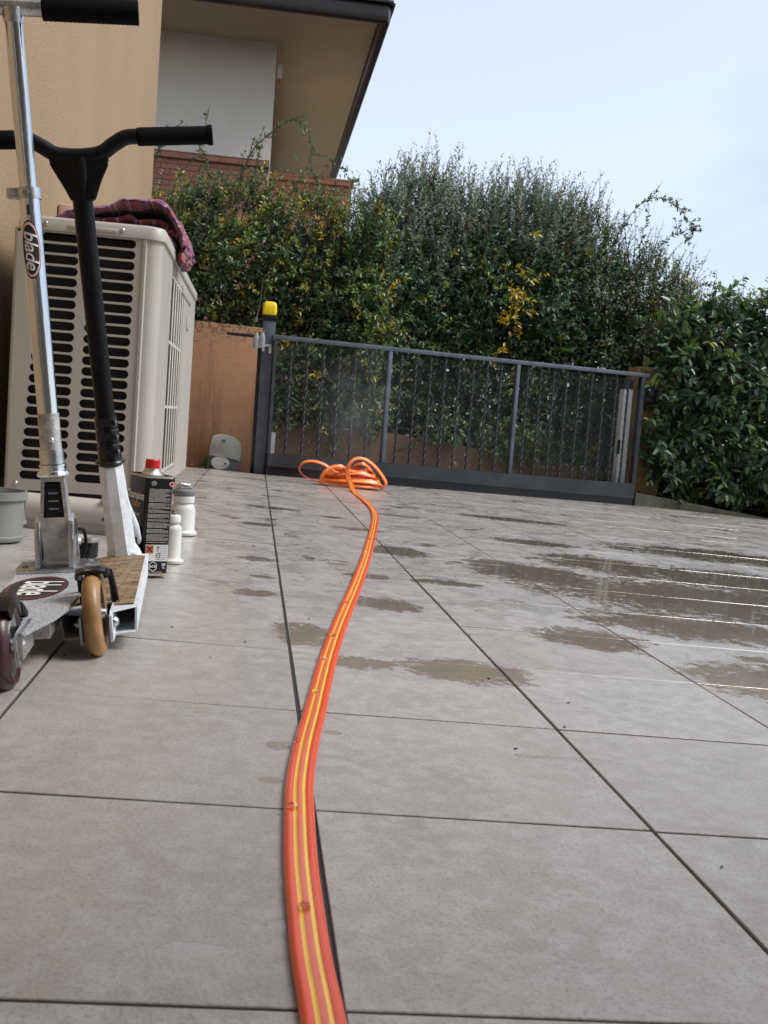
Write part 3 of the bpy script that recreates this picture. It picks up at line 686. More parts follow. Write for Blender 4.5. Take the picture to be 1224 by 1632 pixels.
# shoots hanging down over the face of the low wall
rg = np.random.default_rng(38); n = 420; x = rg.uniform(.45, 3.1, n); zw = np.interp(x, [0, 1, 2.75, 3.2], [.31, .28, .11, .05])
keep = np.array([noise.noise(Vector((a*2.3, 5, 0))) for a in x]) > rg.uniform(-.35, .25, n); x, zw = x[keep], zw[keep]; n = len(x)
base = np.stack([x, 7.74+rg.uniform(-.04, .03, n), zw+rg.uniform(.02, .30, n)], 1)
q = sprigs(rg, base, base+np.stack([rg.normal(0, .05, n), rg.normal(-.04, .02, n), rg.uniform(-.20, -.06, n)], 1), 11, .044, .019, [DG, MG, LG, YG], [3, 4, 1.5, .8], droop=.02)
leaves(*q[:6], 'hanging_shoots', M_['leaf'], t); ln_ += q[6]
# one branch turned yellow
rg = np.random.default_rng(8); n = 24
bx = rg.normal(0, 1, n); base = np.stack([1.88+.055*bx, 7.86+rg.uniform(-.03, .05, n), 1.28+.18*rg.normal(0, 1, n)+.08*bx], 1)
q = sprigs(rg, base, base+np.stack([rg.normal(.02, .05, n), rg.normal(-.05, .02, n), rg.normal(.02, .07, n)], 1), 9, .05, .019, [YE, (.42, .34, .04), YG], [5, 3, 1])
o = leaves(*q[:6], 'yellow_foliage', M_['leaf'], t); o['label'] = 'cluster of bright yellow leaves'; ln_ += q[6]
finish(t, ln_, .0024)

# small-leaved wiry shrub at the right end of the gate hedge
xs, tops, bots = [2.25, 2.6, 3.0, 3.3, 3.55, 3.75], [1.95, 1.96, 1.86, 1.68, 1.42, 1.15], [1.0, .9, .8, .6, .5, .5]
t, ln_ = hedge('wiry_shrub', 'wiry small-leaved shrub with arching canes at the right end behind the gate', 41, xs, tops, bots, 8.15, .55, 1500, 14, .034, .013, [MG, DG, SG, YG, BR, LG], [3, 3, 2, .6, .7, 1], length=(.16, .38), upness=.9, stems=8, topvar=.22, cat='shrub')
rg = np.random.default_rng(9); lf = []
for pts in ([(2.75, 8.3, 1.85), (2.82, 8.3, 2.06), (2.95, 8.3, 2.24), (3.10, 8.3, 2.31), (3.25, 8.3, 2.26), (3.37, 8.3, 2.14), (3.41, 8.3, 2.08)],
            [(3.05, 8.3, 1.7), (3.15, 8.3, 1.95), (3.30, 8.3, 2.05), (3.38, 8.3, 1.98)], [(3.3, 8.3, 1.4), (3.45, 8.3, 1.62), (3.62, 8.3, 1.66), (3.8, 8.3, 1.6)],
            [(3.0, 8.3, 1.7), (2.98, 8.3, 1.95), (3.02, 8.3, 2.15)], [(2.5, 8.3, 1.8), (2.5, 8.3, 2.1), (2.45, 8.3, 2.22)], [(3.5, 8.3, 1.2), (3.62, 8.3, 1.42), (3.74, 8.3, 1.5)]):
    arch(ln_, rg, pts, lf, .038, .14)
P = np.array([a[0] for a in lf]); D = np.array([a[1] for a in lf]); Lx = np.array([a[2] for a in lf])
leaves(P, D, rg.normal(0, 1, (len(lf), 3))+[0, 0, 1], Lx, Lx*.42, palette(rg, len(lf), [MG, DG, BR], [3, 3, 1]), 'cane_leaves', M_['leaf'], t)
finish(t, ln_, .0042)

# right: big-leaved hedge beside the pillar
xs, tops, bots = [2.86, 2.97, 3.1, 3.35, 3.7, 4.3, 5.2], [1.02, 1.22, 1.30, 1.33, 1.40, 1.45, 1.5], [.10, .02, -.02, -.06, -.08, -.1, -.12]
t, ln_ = hedge('hedge', 'broad-leaved laurel hedge in the bed right of the gate pillar', 51, xs, tops, bots, 7.30, .62, 2050, 9, .088, .040, [DG, MG, (.05, .085, .05), LG, YG], [4, 4, 2, 1.2, .25], length=(.14, .30), upness=.3, droop=.05, stems=12, topvar=.14, bulge=.2, front=.7)
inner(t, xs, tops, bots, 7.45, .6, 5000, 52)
rg = np.random.default_rng(53); n = 240; x = rg.uniform(2.84, 4.6, n); z = np.interp(x, xs, tops)+rg.uniform(-.12, .03, n); base = np.stack([x, 7.5+rg.uniform(0, .4, n), z], 1)
q = sprigs(rg, base, base+np.stack([rg.normal(0, .05, n), rg.normal(-.03, .05, n), rg.uniform(.08, .22, n)], 1), 9, .036, .016, [(.11, .075, .035), (.09, .09, .03), YG, MG], [3, 3, .6, 2])
o = leaves(*q[:6], 'top_shoots', M_['leaf'], t); o['label'] = 'thin bronze young shoots along the top'; ln_ += q[6]
finish(t, ln_, .0042)

# grass tufts
def tuft(name, label, x, y, z, n, h, spr, seed, col=None, group=None):
    t = thing(name, label, 'grass tuft', (x, y, z), group); rg = np.random.default_rng(seed); b = BM()
    for k in range(n):
        a = rg.uniform(0, 2*math.pi); L_ = h*rg.uniform(.6, 1.15); s_ = spr*rg.uniform(.3, 1.2); w = .0035*rg.uniform(.7, 1.3)*(h/.2)**.5
        px, py = x+rg.normal(0, .012), y+rg.normal(0, .012); prev = None; sd = Vector((-math.sin(a), math.cos(a), 0))
        for i in range(7):
            u = i/6; c = Vector((px+math.cos(a)*s_*u**1.6, py+math.sin(a)*s_*u**1.6, z+L_*(u-.55*u**3*(s_/spr)))); ww = w*(1-u**2)+.0003
            cur = (b.v(c-sd*ww), b.v(c+sd*ww))
            if prev: b.face([prev[0], prev[1], cur[1], cur[0]])
            prev = cur
    O('blades', b, col or M_['grass'], t)
tuft('grass_tuft', 'strappy green grass tuft at the kerb under the right hedge, near the frame edge', 3.50, 7.24, -.11, 90, .26, .22, 1)
tuft('grass_tuft', 'smaller grass tuft left of the big one under the right hedge', 3.22, 7.34, -.08, 50, .20, .18, 2)
tuft('grass_tuft', 'thin grass tuft beside the grey gate motor', -.262, 6.35, .0, 22, .14, .05, 3)
t = thing('dry_leaves', 'few dry leaves at the foot of the terracotta wall', 'leaves', (-.30, 6.33, .01)); rg = np.random.default_rng(4); n = 26
leaves(np.stack([rg.uniform(-.37, -.25, n), rg.uniform(6.31, 6.42, n), rg.uniform(.008, .022, n)], 1), rg.normal(0, 1, (n, 3))*[1, 1, .3], np.tile([0, 0, 1.], (n, 1))+rg.normal(0, .4, (n, 3)), rg.uniform(.02, .035, n), rg.uniform(.01, .016, n), palette(rg, n, [(.2, .13, .05), (.3, .2, .08), (.1, .08, .03)], [1, 1, 1]), 'leaf_litter', M_['leaf_m'], t)

# ================================================================== air conditioner
def build_ac():
    x0, x1, y0, y1, z0, z1 = -.700, -.290, 3.20, 4.90, .083, .842
    t = thing('air_conditioner', 'cream outdoor air conditioning unit with louvred end against the stucco wall', 'air conditioner', (-.5, 4.0, .01))
    # end panel with two columns of slots
    W, H_ = x1-.035-x0, z1-z0
    b = BM(); lx0, rx = x0, x1-.045
    zs = []
    n = 23; za, zb = .128, .822
    pitch = (zb-za)/(n-1)
    cols = [(-.667, -.532, -.633, -.527), (-.508, -.370, -.500, -.366)]
    # grid panel: strips between slots plus rounded ends
    yP = y0
    def lean(x, z): return x                                  # plumb
    hh = .0125
    def slot_outline(xa, xb, zc):
        o = []
        for k in range(9): a = R(90+180*k/8); o.append((xa+hh+hh*math.cos(a), zc+hh*math.sin(a)))
        for k in range(9): a = R(270+180*k/8); o.append((xb-hh+hh*math.cos(a), zc+hh*math.sin(a)))
        return o
    # cells: each slot lives in a rectangular cell, faces bridge cell edge to slot outline
    xc = [x0, -.518, rx]
    cuts = [za+pitch*(k-.5) for k in range(n+1)]
    def cell(xa, xb, zl, zh, out):
        m = len(out); cx, cz = (xa+xb)/2, (zl+zh)/2
        ov = [b.v((x, yP, z)) for x, z in out]; oi = [b.v((x, yP+.010, z)) for x, z in out]
        rim = [b.v((x+(.0025 if x > cx else -.0025)*0, yP-.0012, z)) for x, z in out]
        tgt = []
        for x, z in out:
            # project to the cell rectangle
            dx, dz = x-cx, z-cz
            sx = (xb-xa)/2/abs(dx) if abs(dx) > 1e-6 else 1e9; sz = (zh-zl)/2/abs(dz) if abs(dz) > 1e-6 else 1e9
            if sz < sx: tgt.append((x, zh if dz > 0 else zl))
            else: tgt.append((xb if dx > 0 else xa, cz+dz*min(sx, 1e9) if abs(dz*sx) <= (zh-zl)/2 else (zh if dz > 0 else zl)))
        tv = [b.v((x, yP, z)) for x, z in tgt]
        for i in range(m):
            j = (i+1) % m
            b.face([ov[i], ov[j], tv[j], tv[i]]); b.face([ov[j], ov[i], oi[i], oi[j]])
        # corner fillers
        for ccx, ccz in ((xa, zl), (xb, zl), (xb, zh), (xa, zh)):
            best = None
            for i in range(m):
                j = (i+1) % m; a_, c_ = tgt[i], tgt[j]
                onv = lambda p_: abs(p_[0]-ccx) < 1e-6; onh = lambda p_: abs(p_[1]-ccz) < 1e-6
                if (onv(a_) and onh(c_)) or (onh(a_) and onv(c_)):
                    if not (onv(a_) and onh(a_)) and not (onv(c_) and onh(c_)): best = (i, j)
            if best: b.face([tv[best[0]], b.v((ccx, yP, ccz)), tv[best[1]]])
    for k in range(n):
        zc = za+pitch*k; f = k/(n-1)
        for ci in (0, 1):
            xa0, xb0, xa1, xb1 = cols[ci]; xa = xa0+(xa1-xa0)*f; xb = xb0+(xb1-xb0)*f
            cell(xc[ci], xc[ci+1], cuts[k], cuts[k+1], slot_outline(xa, xb, zc))
    b.face([b.v(p) for p in ((x0, yP, z0), (rx, yP, z0), (rx, yP, cuts[0]), (x0, yP, cuts[0]))])
    b.face([b.v(p) for p in ((x0, yP, cuts[-1]), (rx, yP, cuts[-1]), (rx, yP, z1), (x0, yP, z1))])
    bmesh.ops.remove_doubles(b.b, verts=b.b.verts, dist=.0003)
    # rolled left edge and back sheet
    b.tube([(x0, yP+.010, z0), (x0, yP+.010, z1)], .010, 12); b.box((x0-.004, (y0+y1)/2, (z0+z1)/2), (.012, y1-y0-.02, z1-z0))
    O('end_panel', b, M_['cream'], t, smooth=R(25))
    b = BM(); b.box(((x0+rx)/2, y0+.06, (z0+z1)/2), (rx-x0-.02, .06, z1-z0-.02)); O('coil', b, M_['void'], t)
    # rounded corner column + front panel as one casing, with grille opening
    b = BM(); r = .045; pr = []
    pr.append((rx-.012, y0+.004)); pr.append((rx-.010, y0-.004)); pr.append((rx-.002, y0-.005)); pr.append((rx+.002, y0))
    for k in range(9): a = R(-90+90*k/8); pr.append((x1-r+r*math.cos(a), y0+r+r*math.sin(a)))
    bot = [b.v((x, y, z0)) for x, y in pr]; top = [b.v((x, y, z1)) for x, y in pr]
    for i in range(len(pr)-1): b.face([bot[i], bot[i+1], top[i+1], top[i]])
    gy0, gy1, gz0, gz1 = 3.60, 4.16, .13, .80
    xf = x1
    A = [(y0+r, z0), (y1-.02, z0), (y1-.02, z1), (y0+r, z1)]; B_ = [(gy0, gz0), (gy1, gz0), (gy1, gz1), (gy0, gz1)]
    av = [b.v((xf, y, z)) for y, z in A]; bv = [b.v((xf, y, z)) for y, z in B_]; iv = [b.v((xf-.03, y, z)) for y, z in B_]
    for i in range(4): j = (i+1) % 4; b.face([av[i], av[j], bv[j], bv[i]]); b.face([bv[i], bv[j], iv[j], iv[i]])
    e = [b.v((xf, y1-.02, z0)), b.v((xf, y1-.02, z1)), b.v((xf-.02, y1, z1)), b.v((xf-.02, y1, z0))]; b.face(e)
    b.face([b.v(p) for p in ((xf-.02, y1, z0), (xf-.02, y1, z1), (x0, y1, z1), (x0, y1, z0))])
    b.face([b.v(p) for p in ((x0, y0+.02, z0+.001), (x1-.01, y0+.02, z0+.001), (x1-.01, y1, z0+.001), (x0, y1, z0+.001))])
    O('front_panel', b, M_['cream'], t, smooth=R(35))
    b = BM(); b.box((x1-.035, (gy0+gy1)/2, (gz0+gz1)/2), (.006, gy1-gy0-.004, gz1-gz0-.004)); O('fan_recess', b, M_['void'], t)
    b = BM(); nb = 5
    for k in range(nb):
        y = gy0+.10+(gy1-gy0-.15)*k/(nb-1); b.box((x1-.0015, y, (gz0+gz1)/2), (.004, .030, gz1-gz0-.006), bev=.001)
    for k in range(4):
        z = gz0+.01+(gz1-gz0-.02)*k/3; b.box((x1-.004, (gy0+gy1)/2, z), (.008, gy1-gy0-.004, .009))
    O('fan_grille', b, M_['cream_d'], t, smooth=R(35))
    b = BM(); b.box((x1+.002, 4.3, .80), (.006, .5, .035), bev=.002); b.box((x1+.002, 4.42, .70), (.005, .12, .05), bev=.002); O('raised_rib', b, M_['cream'], t, smooth=R(35))
    # top cover, slightly larger, rounded
    b = BM(); pr = roundrect(x1-x0+.012, y1-y0+.012, .045, 6); cx, cy = (x0+x1)/2+.001, (y0+y1)/2
    secs = [(z1-.002, 1, 0), (z1+.028, 1, 0), (z1+.036, 1, -.006), (z1+.038, 1, -.014)]
    rings = []
    for z, k, ins in secs:
        rings.append([b.v((cx+x*(1+ins/.21), cy+y*(1+ins/.86), z)) for x, y in pr])
    for a_, c_ in zip(rings, rings[1:]):
        for i in range(len(pr)): b.face([a_[i], a_[(i+1) % len(pr)], c_[(i+1) % len(pr)], c_[i]])
    b.face(rings[-1]); b.face(rings[0][::-1]); O('top_cover', b, M_['cream'], t, smooth=R(50))
    b = BM(); b.box((x1-.2, y0-.0065, z1+.012), (.14, .006, .012), bev=.0028); O('handle_lip', b, M_['cream'], t, smooth=R(50))
    for x, z, y in ((-.622, z1+.016, y0-.007), (-.405, z1+.016, y0-.007), (-.675, .103, y0-.002)):
        b = BM(); b.lathe([(0, .005), (.004, .0045), (.0065, .002), (.007, 0), (0, 0)], Matrix.Translation((x, y, z)) @ Matrix.Rotation(R(90), 4, 'X'), 14); O('screw', b, M_['alu'], t, smooth=R(50))
    for y in (3.45, 4.65):
        b = BM(); b.box((-.5, y, .052), (.36, .07, .064), bev=.006); O('foot', b, M_['black'], t, smooth=R(40))
    b = BM(); b.box((-.5, y0+.05, .068), (.40, .03, .028)); O('base_rail', b, M_['void'], t)
build_ac()

# blanket thrown over the unit
def plaid():
    m = bpy.data.materials.new('red_purple_plaid_wool'); m.use_nodes = True; t = m.node_tree; p = t.nodes['Principled BSDF']
    uv = N(t, 'ShaderNodeUVMap'); s = N(t, 'ShaderNodeSeparateXYZ'); t.links.new(uv.outputs[0], s.inputs[0])
    tc = N(t, 'ShaderNodeTexCoord'); n = noise_n(t, tc.outputs['Object'], 90, 4, .7)
    def ramp(x, f, st, off=0):
        v = math_n(t, 'FRACT', math_n(t, 'ADD', math_n(t, 'MULTIPLY', x, f), math_n(t, 'MULTIPLY_ADD', n, .05, off)))
        r = N(t, 'ShaderNodeValToRGB'); r.color_ramp.interpolation = 'CONSTANT'; e = r.color_ramp.elements
        e[0].position = 0; e[0].color = (*st[0][1], 1); e[1].position = st[1][0]; e[1].color = (*st[1][1], 1)
        for q, c in st[2:]: k = e.new(q); k.color = (*c, 1)
        t.links.new(v, r.inputs[0]); return r.outputs[0]
    A = ramp(s.outputs[0], 4.3, [(0, (.23, .03, .05)), (.16, (.05, .03, .09)), (.27, (.33, .10, .17)), (.33, (.36, .30, .30)), (.37, (.13, .02, .07)), (.55, (.30, .05, .03)), (.66, (.10, .03, .13)), (.8, (.32, .13, .22)), (.86, (.03, .03, .05)), (.94, (.4, .25, .15))])
    B_ = ramp(s.outputs[1], 9.0, [(0, (.20, .03, .06)), (.3, (.10, .03, .12)), (.45, (.34, .12, .12)), (.52, (.28, .04, .04)), (.8, (.05, .04, .08)), (.9, (.36, .28, .28))], .3)
    col = mixc(t, .42, A, B_); t.links.new(col, p.inputs['Base Color']); p.inputs['Roughness'].default_value = .95
    p.inputs['Sheen Weight'].default_value = .15
    bp = N(t, 'ShaderNodeBump'); bp.inputs['Strength'].default_value = .7; bp.inputs['Distance'].default_value = .004; n2 = noise_n(t, tc.outputs['Object'], 260, 3, .7)
    t.links.new(n2, bp.inputs['Height']); t.links.new(bp.outputs[0], p.inputs['Normal']); return m
M_['plaid'] = plaid()
def blanket():
    """sheet swept along y; section across x; folded back under itself like a loose roll"""
    me_v, me_f, uvs = [], [], []
    zt = .883
    def layer(sec, ya, yb, seed, thick, amp=.008, nu=70, nv=44, skew=0, uo=0):
        pts = bezier_smooth([(x, 0, z) for x, z in sec], 12); m = len(pts); n0 = len(me_v)
        d = [0]
        for i in range(1, m): d.append(d[-1]+(pts[i]-pts[i-1]).length)
        for side in (0, 1):
            for j in range(nv+1):
                v = j/nv; y = ya+(yb-ya)*v
                for i, p in enumerate(pts):
                    tn = (pts[min(i+1, m-1)]-pts[max(i-1, 0)]).normalized(); nr = Vector((-tn.z, 0, tn.x))
                    w = noise.noise(Vector((p.x*14+seed, y*9, p.z*14)))*amp*1.6+noise.noise(Vector((p.x*38, y*20+seed, p.z*38)))*amp*.6
                    edge = min(1, min(v, 1-v)*14)
                    th = thick*(edge**.5)*.5*(1 if side == 0 else -1)
                    yy = y+skew*(p.x+.5)+noise.noise(Vector((p.x*10, seed*2, p.z*9)))*.02*(1-2*v)
                    z_end = .985 if False else 1
                    q = Vector((p.x, yy, p.z))+nr*(w+th); me_v.append(tuple(q)); uvs.append((d[i]*2+uo, v*(yb-ya)*1.1+uo))
        k = m; S2 = (nv+1)*m
        for side in (0, 1):
            for j in range(nv):
                for i in range(m-1):
                    a = n0+side*S2+j*m+i; f = (a, a+1, a+m+1, a+m); me_f.append(f if side == 0 else f[::-1])
        for j in range(nv):
            for i in (0, m-1):
                a = n0+j*m+i; f = (a, a+m, a+m+S2, a+S2); me_f.append(f)
        for i in range(m-1):
            for j in (0, nv):
                a = n0+j*m+i; me_f.append((a, a+1, a+1+S2, a+S2))
    # outer layer arches over and hangs down the right side
    layer([(-.68, zt+.008), (-.60, zt+.062), (-.50, zt+.098), (-.41, zt+.120), (-.34, zt+.124), (-.300, zt+.098), (-.278, zt+.062), (-.264, zt+.030), (-.256, zt+.002)], 3.50, 3.95, 1.3, .018, .010, skew=.18)
    # inner folds lying inside
    layer([(-.66, zt+.006), (-.56, zt+.046), (-.47, zt+.070), (-.40, zt+.060), (-.34, zt+.076), (-.312, zt+.060), (-.33, zt+.030), (-.38, zt+.014)], 3.54, 3.95, 4.7, .022, .012, skew=.16, uo=.37)
    layer([(-.64, zt+.006), (-.55, zt+.026), (-.47, zt+.036), (-.41, zt+.022), (-.35, zt+.034), (-.31, zt+.020), (-.285, zt+.004)], 3.50, 3.95, 8.1, .022, .012, skew=.14, uo=.71)
    # the gathered end hanging over the corner
    layer([(-.345, zt+.022), (-.315, zt+.046), (-.290, zt+.050), (-.266, zt+.026), (-.254, zt-.004), (-.258, zt-.030), (-.253, zt-.048)], 3.46, 3.70, 5.5, .020, .016, skew=.5, uo=.15)
    me = bpy.data.meshes.new('blanket'); me.from_pydata(me_v, [], me_f); uv = me.uv_layers.new(name='UVMap')
    for lp in me.loops: uv.data[lp.index].uv = uvs[lp.vertex_index]
    o = obj('blanket', me, M_['plaid'], None, origin=(-.45, 3.9, zt), smooth=3.14)
    tag(o, 'crumpled red and purple plaid blanket lying on top of the air conditioner', 'blanket')
blanket()

# ================================================================== things standing by the unit
t = thing('bucket', 'white plastic bucket greyed for shade at the left edge, below the air conditioner', 'bucket', gp(-.575, 2.52))
b = BM(); z = zg(-.575); b.lathe([(0, .003), (.074, .003), (.078, .008), (.078, .014), (.075, .016), (.077, .098), (.083, .099), (.083, .118), (.079, .118), (.074, .10), (.070, .02), (0, .018)], Matrix.Translation((-.585, 2.52, z)), 40); O('body', b, mat('shaded_bucket_plastic', (.20, .21, .195), .5), t, smooth=R(40))  # plastic colour darkened to stand for the shade under the unit
t = thing('drain_trough', 'cream plastic drain trough between the two scooters, under the unit', 'trough', gp(-.36, 2.80))
b = BM(); b.tube([(-.56, 2.82, .075), (-.20, 2.82, .062)], .036, 20); b.box((-.38, 2.84, .035), (.36, .07, .055), Matrix.Rotation(TILT, 3, 'Y'), bev=.008); O('trough_body', b, M_['cream'], t, smooth=R(40))
b = BM(); b.box((-.325, 2.80, .105), (.09, .03, .006), Matrix.Rotation(TILT, 3, 'Y'), bev=.002); O('clip', b, mat('pale_green_plastic', (.55, .63, .58), .4), t)
for x, z in ((-.362, .055), (-.33, .030)):
    b = BM(); b.box((x, 2.785, z), (.006, .008, .005)); O('hole', b, M_['ink_b'], t)
t = thing('glass_jar', 'low dark glass jar with a metal rim behind the scooter decks', 'jar', gp(-.335, 2.36))
b = BM(); M = Matrix.Translation((-.343, 2.37, zg(-.34))); b.lathe([(0, .002), (.026, .002), (.029, .006), (.029, .040), (.0, .040)], M, 28); O('bowl', b, M_['black_gloss'], t, smooth=R(50))
b = BM(); b.lathe([(.0285, .038), (.031, .040), (.032, .044), (.031, .049), (.027, .049), (.024, .046), (0, .045)], M, 28); O('rim', b, M_['alu_dark'], t, smooth=R(50))

# solvent tin
def build_can():
    c = Vector((-.197, 2.232, zg(-.197)+.001)); th = R(27)       # broad face turned away to the left
    t = thing('solvent_can', 'tall black rectangular tin with a red screw cap beside the scooters', 'can', c)
    M = Matrix.Translation(c) @ Matrix.Rotation(th, 4, 'Z') @ Matrix.Rotation(R(1), 4, 'Y')
    W, D_, Hh = .060, .098, .212      # local x: narrow printed face (faces -y); depth along y
    b = BM(M); pr = roundrect(W, D_, .009, 6)
    secs = [(.002, .985), (.004, 1.02), (.008, 1.02), (.009, 1), (.203, 1), (.204, 1.02), (.209, 1.02), (.210, .97), (.206, .95)]
    rings = [[b.v((x*k, y*(1+(k-1)*.6), z)) for x, y in pr] for z, k in secs]
    for a_, c_ in zip(rings, rings[1:]):
        for i in range(len(pr)): b.face([a_[i], a_[(i+1) % len(pr)], c_[(i+1) % len(pr)], c_[i]])
    b.face(rings[0][::-1]); b.face(rings[-1]); O('tin_body', b, M_['canblk'], t, smooth=R(35))
    b = BM(M)
    for z in (.2065, .0055):
        b = BM(M); rr = [[b.v((x*k, y*(1+(k-1)*.6), z+dz)) for x, y in pr] for k, dz in ((1.022, -.0022), (1.034, 0), (1.022, .0022))]
        for a_, c_ in zip(rr, rr[1:]):
            for i in range(len(pr)): b.face([a_[i], a_[(i+1) % len(pr)], c_[(i+1) % len(pr)], c_[i]])
        O('seam', b, M_['tin'], t, smooth=R(60))
    b = BM(M); b.lathe([(.028, .206), (.022, .210), (.017, .217), (.016, .222), (0, .222)], Matrix.Translation((0, 0, 0)), 28); O('shoulder', b, M_['tin'], t, smooth=R(50))
    b = BM(M)
    n = 60; ra = [.0148+.0006*(i % 2) for i in range(n)]
    lo = [b.v((ra[i]*math.cos(2*math.pi*i/n), ra[i]*math.sin(2*math.pi*i/n), .219)) for i in range(n)]
    hi = [b.v((ra[i]*.97*math.cos(2*math.pi*i/n), ra[i]*.97*math.sin(2*math.pi*i/n), .239)) for i in range(n)]
    tp = [b.v((.0135*math.cos(2*math.pi*i/n), .0135*math.sin(2*math.pi*i/n), .2405)) for i in range(n)]
    for i in range(n): j = (i+1) % n; b.face([lo[i], lo[j], hi[j], hi[i]]); b.face([hi[i], hi[j], tp[j], tp[i]])
    b.face(tp); b.face(lo[::-1]); O('cap', b, M_['red_cap'], t, smooth=R(30))
    FB = Matrix.Translation((0, -D_/2-.0006, 0)) @ Matrix.Rotation(R(90), 4, 'X')          # narrow face, +x right, +y up
    FL = Matrix.Translation((-W/2-.0006, 0, 0)) @ Matrix.Rotation(R(-90), 4, 'Z') @ Matrix.Rotation(R(90), 4, 'X')
    def rect(b, F, x, y, w, h, e=0): b.face([b.v(F @ Vector((x-w/2, y-h/2, e))), b.v(F @ Vector((x+w/2, y-h/2, e))), b.v(F @ Vector((x+w/2, y+h/2, e))), b.v(F @ Vector((x-w/2, y+h/2, e)))])
    r2 = random.Random(4)
    b = BM(M)
    y = .182
    while y > .071:                      # paragraphs of tiny print: rows of word-long dashes
        x = -.0225
        end = r2.choice([.024, .024, .020, .012, .024])
        while x < end:
            w = r2.uniform(.0015, .005); rect(b, FB, x+w/2, y, min(w, end-x), .0010); x += w+.0008
        y -= .0023 if r2.random() < .8 else .0042
    O('fine_print', b, M_['ink_g'], t)
    b = BM(M); rect(b, FB, .002, .0505, .049, .034); O('paper_label', b, M_['label'], t)
    b = BM(M); rect(b, FB, -.0135, .058, .0165, .017, .0004); O('hazard_square', b, M_['ink_o'], t)
    b = BM(M)
    for a in (45, -45): b.merge(_bx((.015, .0028, .0002)), FB @ Matrix.Translation((-.0135, .058, .0007)) @ Matrix.Rotation(R(a), 4, 'Z'))
    for k in range(8): rect(b, FB, .0125, .0645-k*.0039, .024, .0005, .0004)
    for (xa, ya, xb_, yb_) in ((.001, .063, .006, .063), (.006, .063, .004, .055), (.002, .049, .002, .040), (.0045, .050, .010, .050), (.010, .050, .007, .038), (.002, .046, .0045, .046)):
        d_ = Vector((xb_-xa, yb_-ya, 0)); b.merge(_bx((d_.length, .0009, .0002)), FB @ Matrix.Translation(((xa+xb_)/2, (ya+yb_)/2, .0006)) @ Matrix.Rotation(math.atan2(d_.y, d_.x), 4, 'Z'))
    O('label_print', b, M_['ink_b'], t)
    b = BM(M); hx = [(.0095*math.cos(R(30+60*i)), .0105*math.sin(R(30+60*i))) for i in range(6)]; hi_ = [(x*.88, y_*.88) for x, y_ in hx]
    for i in range(6):
        j = (i+1) % 6; b.face([b.v(FB @ Vector((x-.004, y_+.0225, .0003))) for x, y_ in (hx[i], hx[j], hi_[j], hi_[i])])
    O('hexagon_mark', b, M_['ink_w'], t)
    def tx(nm, s, size, F, x, y_, mt, **k): obj(nm, text_mesh(s, size, .0001, M @ F @ Matrix.Translation((x, y_, .0006)), **k), mt, t)
    tx('hexagon_letters', 'ACG', .0065, FB, -.004, .0225, M_['ink_w'], bold=.0002)
    tx('side_print', 'DE\n1L', .0062, FB, .0185, .0235, M_['ink_w'], bold=.0002)
    tx('small_print', 'MULTI PURPOSE THINNER', .0026, FB, .002, .0105, M_['ink_w'])
    tx('yellow_print', 'WASH', .0034, FB, .017, .0062, M_['ink_y'], bold=.0001)
    tx('front_name', 'Champion', .0235, FL, -.004, .165, M_['ink_w'], bold=.0003, sx=.98)
    tx('front_name', 'classic', .0190, FL, .003, .148, M_['ink_gold'], bold=.0003, shear=.2)
    tx('front_print', 'UNIVERSAL BASE.', .0075, FL, -.002, .126, M_['ink_w'])
    tx('front_print', 'thinner solvent', .0048, FL, .0, .115, M_['ink_w'])
    for F, x, y_, rx_, mt in ((FB, -.014, .194, .0095, M_['grey_d']), (FB, .0245, .1935, .0085, M_['ink_w'])):
        b = BM(M); k = 24; b.face([b.v(F @ Vector((x+rx_*math.cos(2*math.pi*i/k)*.62, y_+rx_*.55*math.sin(2*math.pi*i/k), .0002))) for i in range(k)]); O('emblem', b, mt, t)
    b = BM(M); b.face([b.v(FB @ Vector((.0245+.0044*math.cos(i*.4), .1935+.0036*math.sin(i*.4), .0005))) for i in range(15)]); O('emblem', b, M_['red_cap'], t)
def _bx(size):
    t = bmesh.new(); bmesh.ops.create_cube(t, size=1); bmesh.ops.scale(t, vec=size, verts=t.verts); return t
build_can()

# white bottles
t = thing('white_bottle', 'small narrow white bottle with flared foot just behind the black tin', 'bottle', gp(-.155, 2.42))
M = Matrix.Translation(gp(-.158, 2.42)); b = BM(M)
b.lathe([(0, .001), (.027, .001), (.0285, .004), (.0285, .008), (.022, .011), (.0205, .014), (.0205, .078), (.019, .084), (.014, .088), (.0135, .093), (.017, .094), (.017, .108), (.014, .111), (0, .111)], n=32); O('body', b, M_['white_pl'], t, smooth=R(45))
b = BM(M); b.tube([(0, 0, .11), (0, 0, .122)], .005, 12); O('nozzle', b, M_['grey_d'], t, smooth=R(45))
t = thing('white_bottle', 'larger white bottle with a grey clamp lid farthest behind the black tin', 'bottle', gp(-.17, 2.98))
M = Matrix.Translation(gp(-.172, 2.97)); b = BM(M)
b.lathe([(0, .001), (.040, .001), (.042, .004), (.042, .009), (.036, .012), (.0345, .016), (.0345, .070), (.031, .082), (.026, .088), (.026, .091), (.030, .092), (.030, .108), (.026, .111), (0, .111)], n=36); O('body', b, M_['white_pl'], t, smooth=R(45))
b = BM(M); b.lathe([(0, .111), (.029, .111), (.032, .116), (.031, .124), (.022, .130), (0, .132)], n=28); O('lid', b, M_['grey_d'], t, smooth=R(45))
b = BM(M); b.tube([(-.022, -.01, .128), (-.008, -.016, .142), (.014, -.012, .140), (.024, 0, .130)], [.004, .006, .006, .003], 10); O('clamp', b, M_['alu'], t, smooth=R(45))

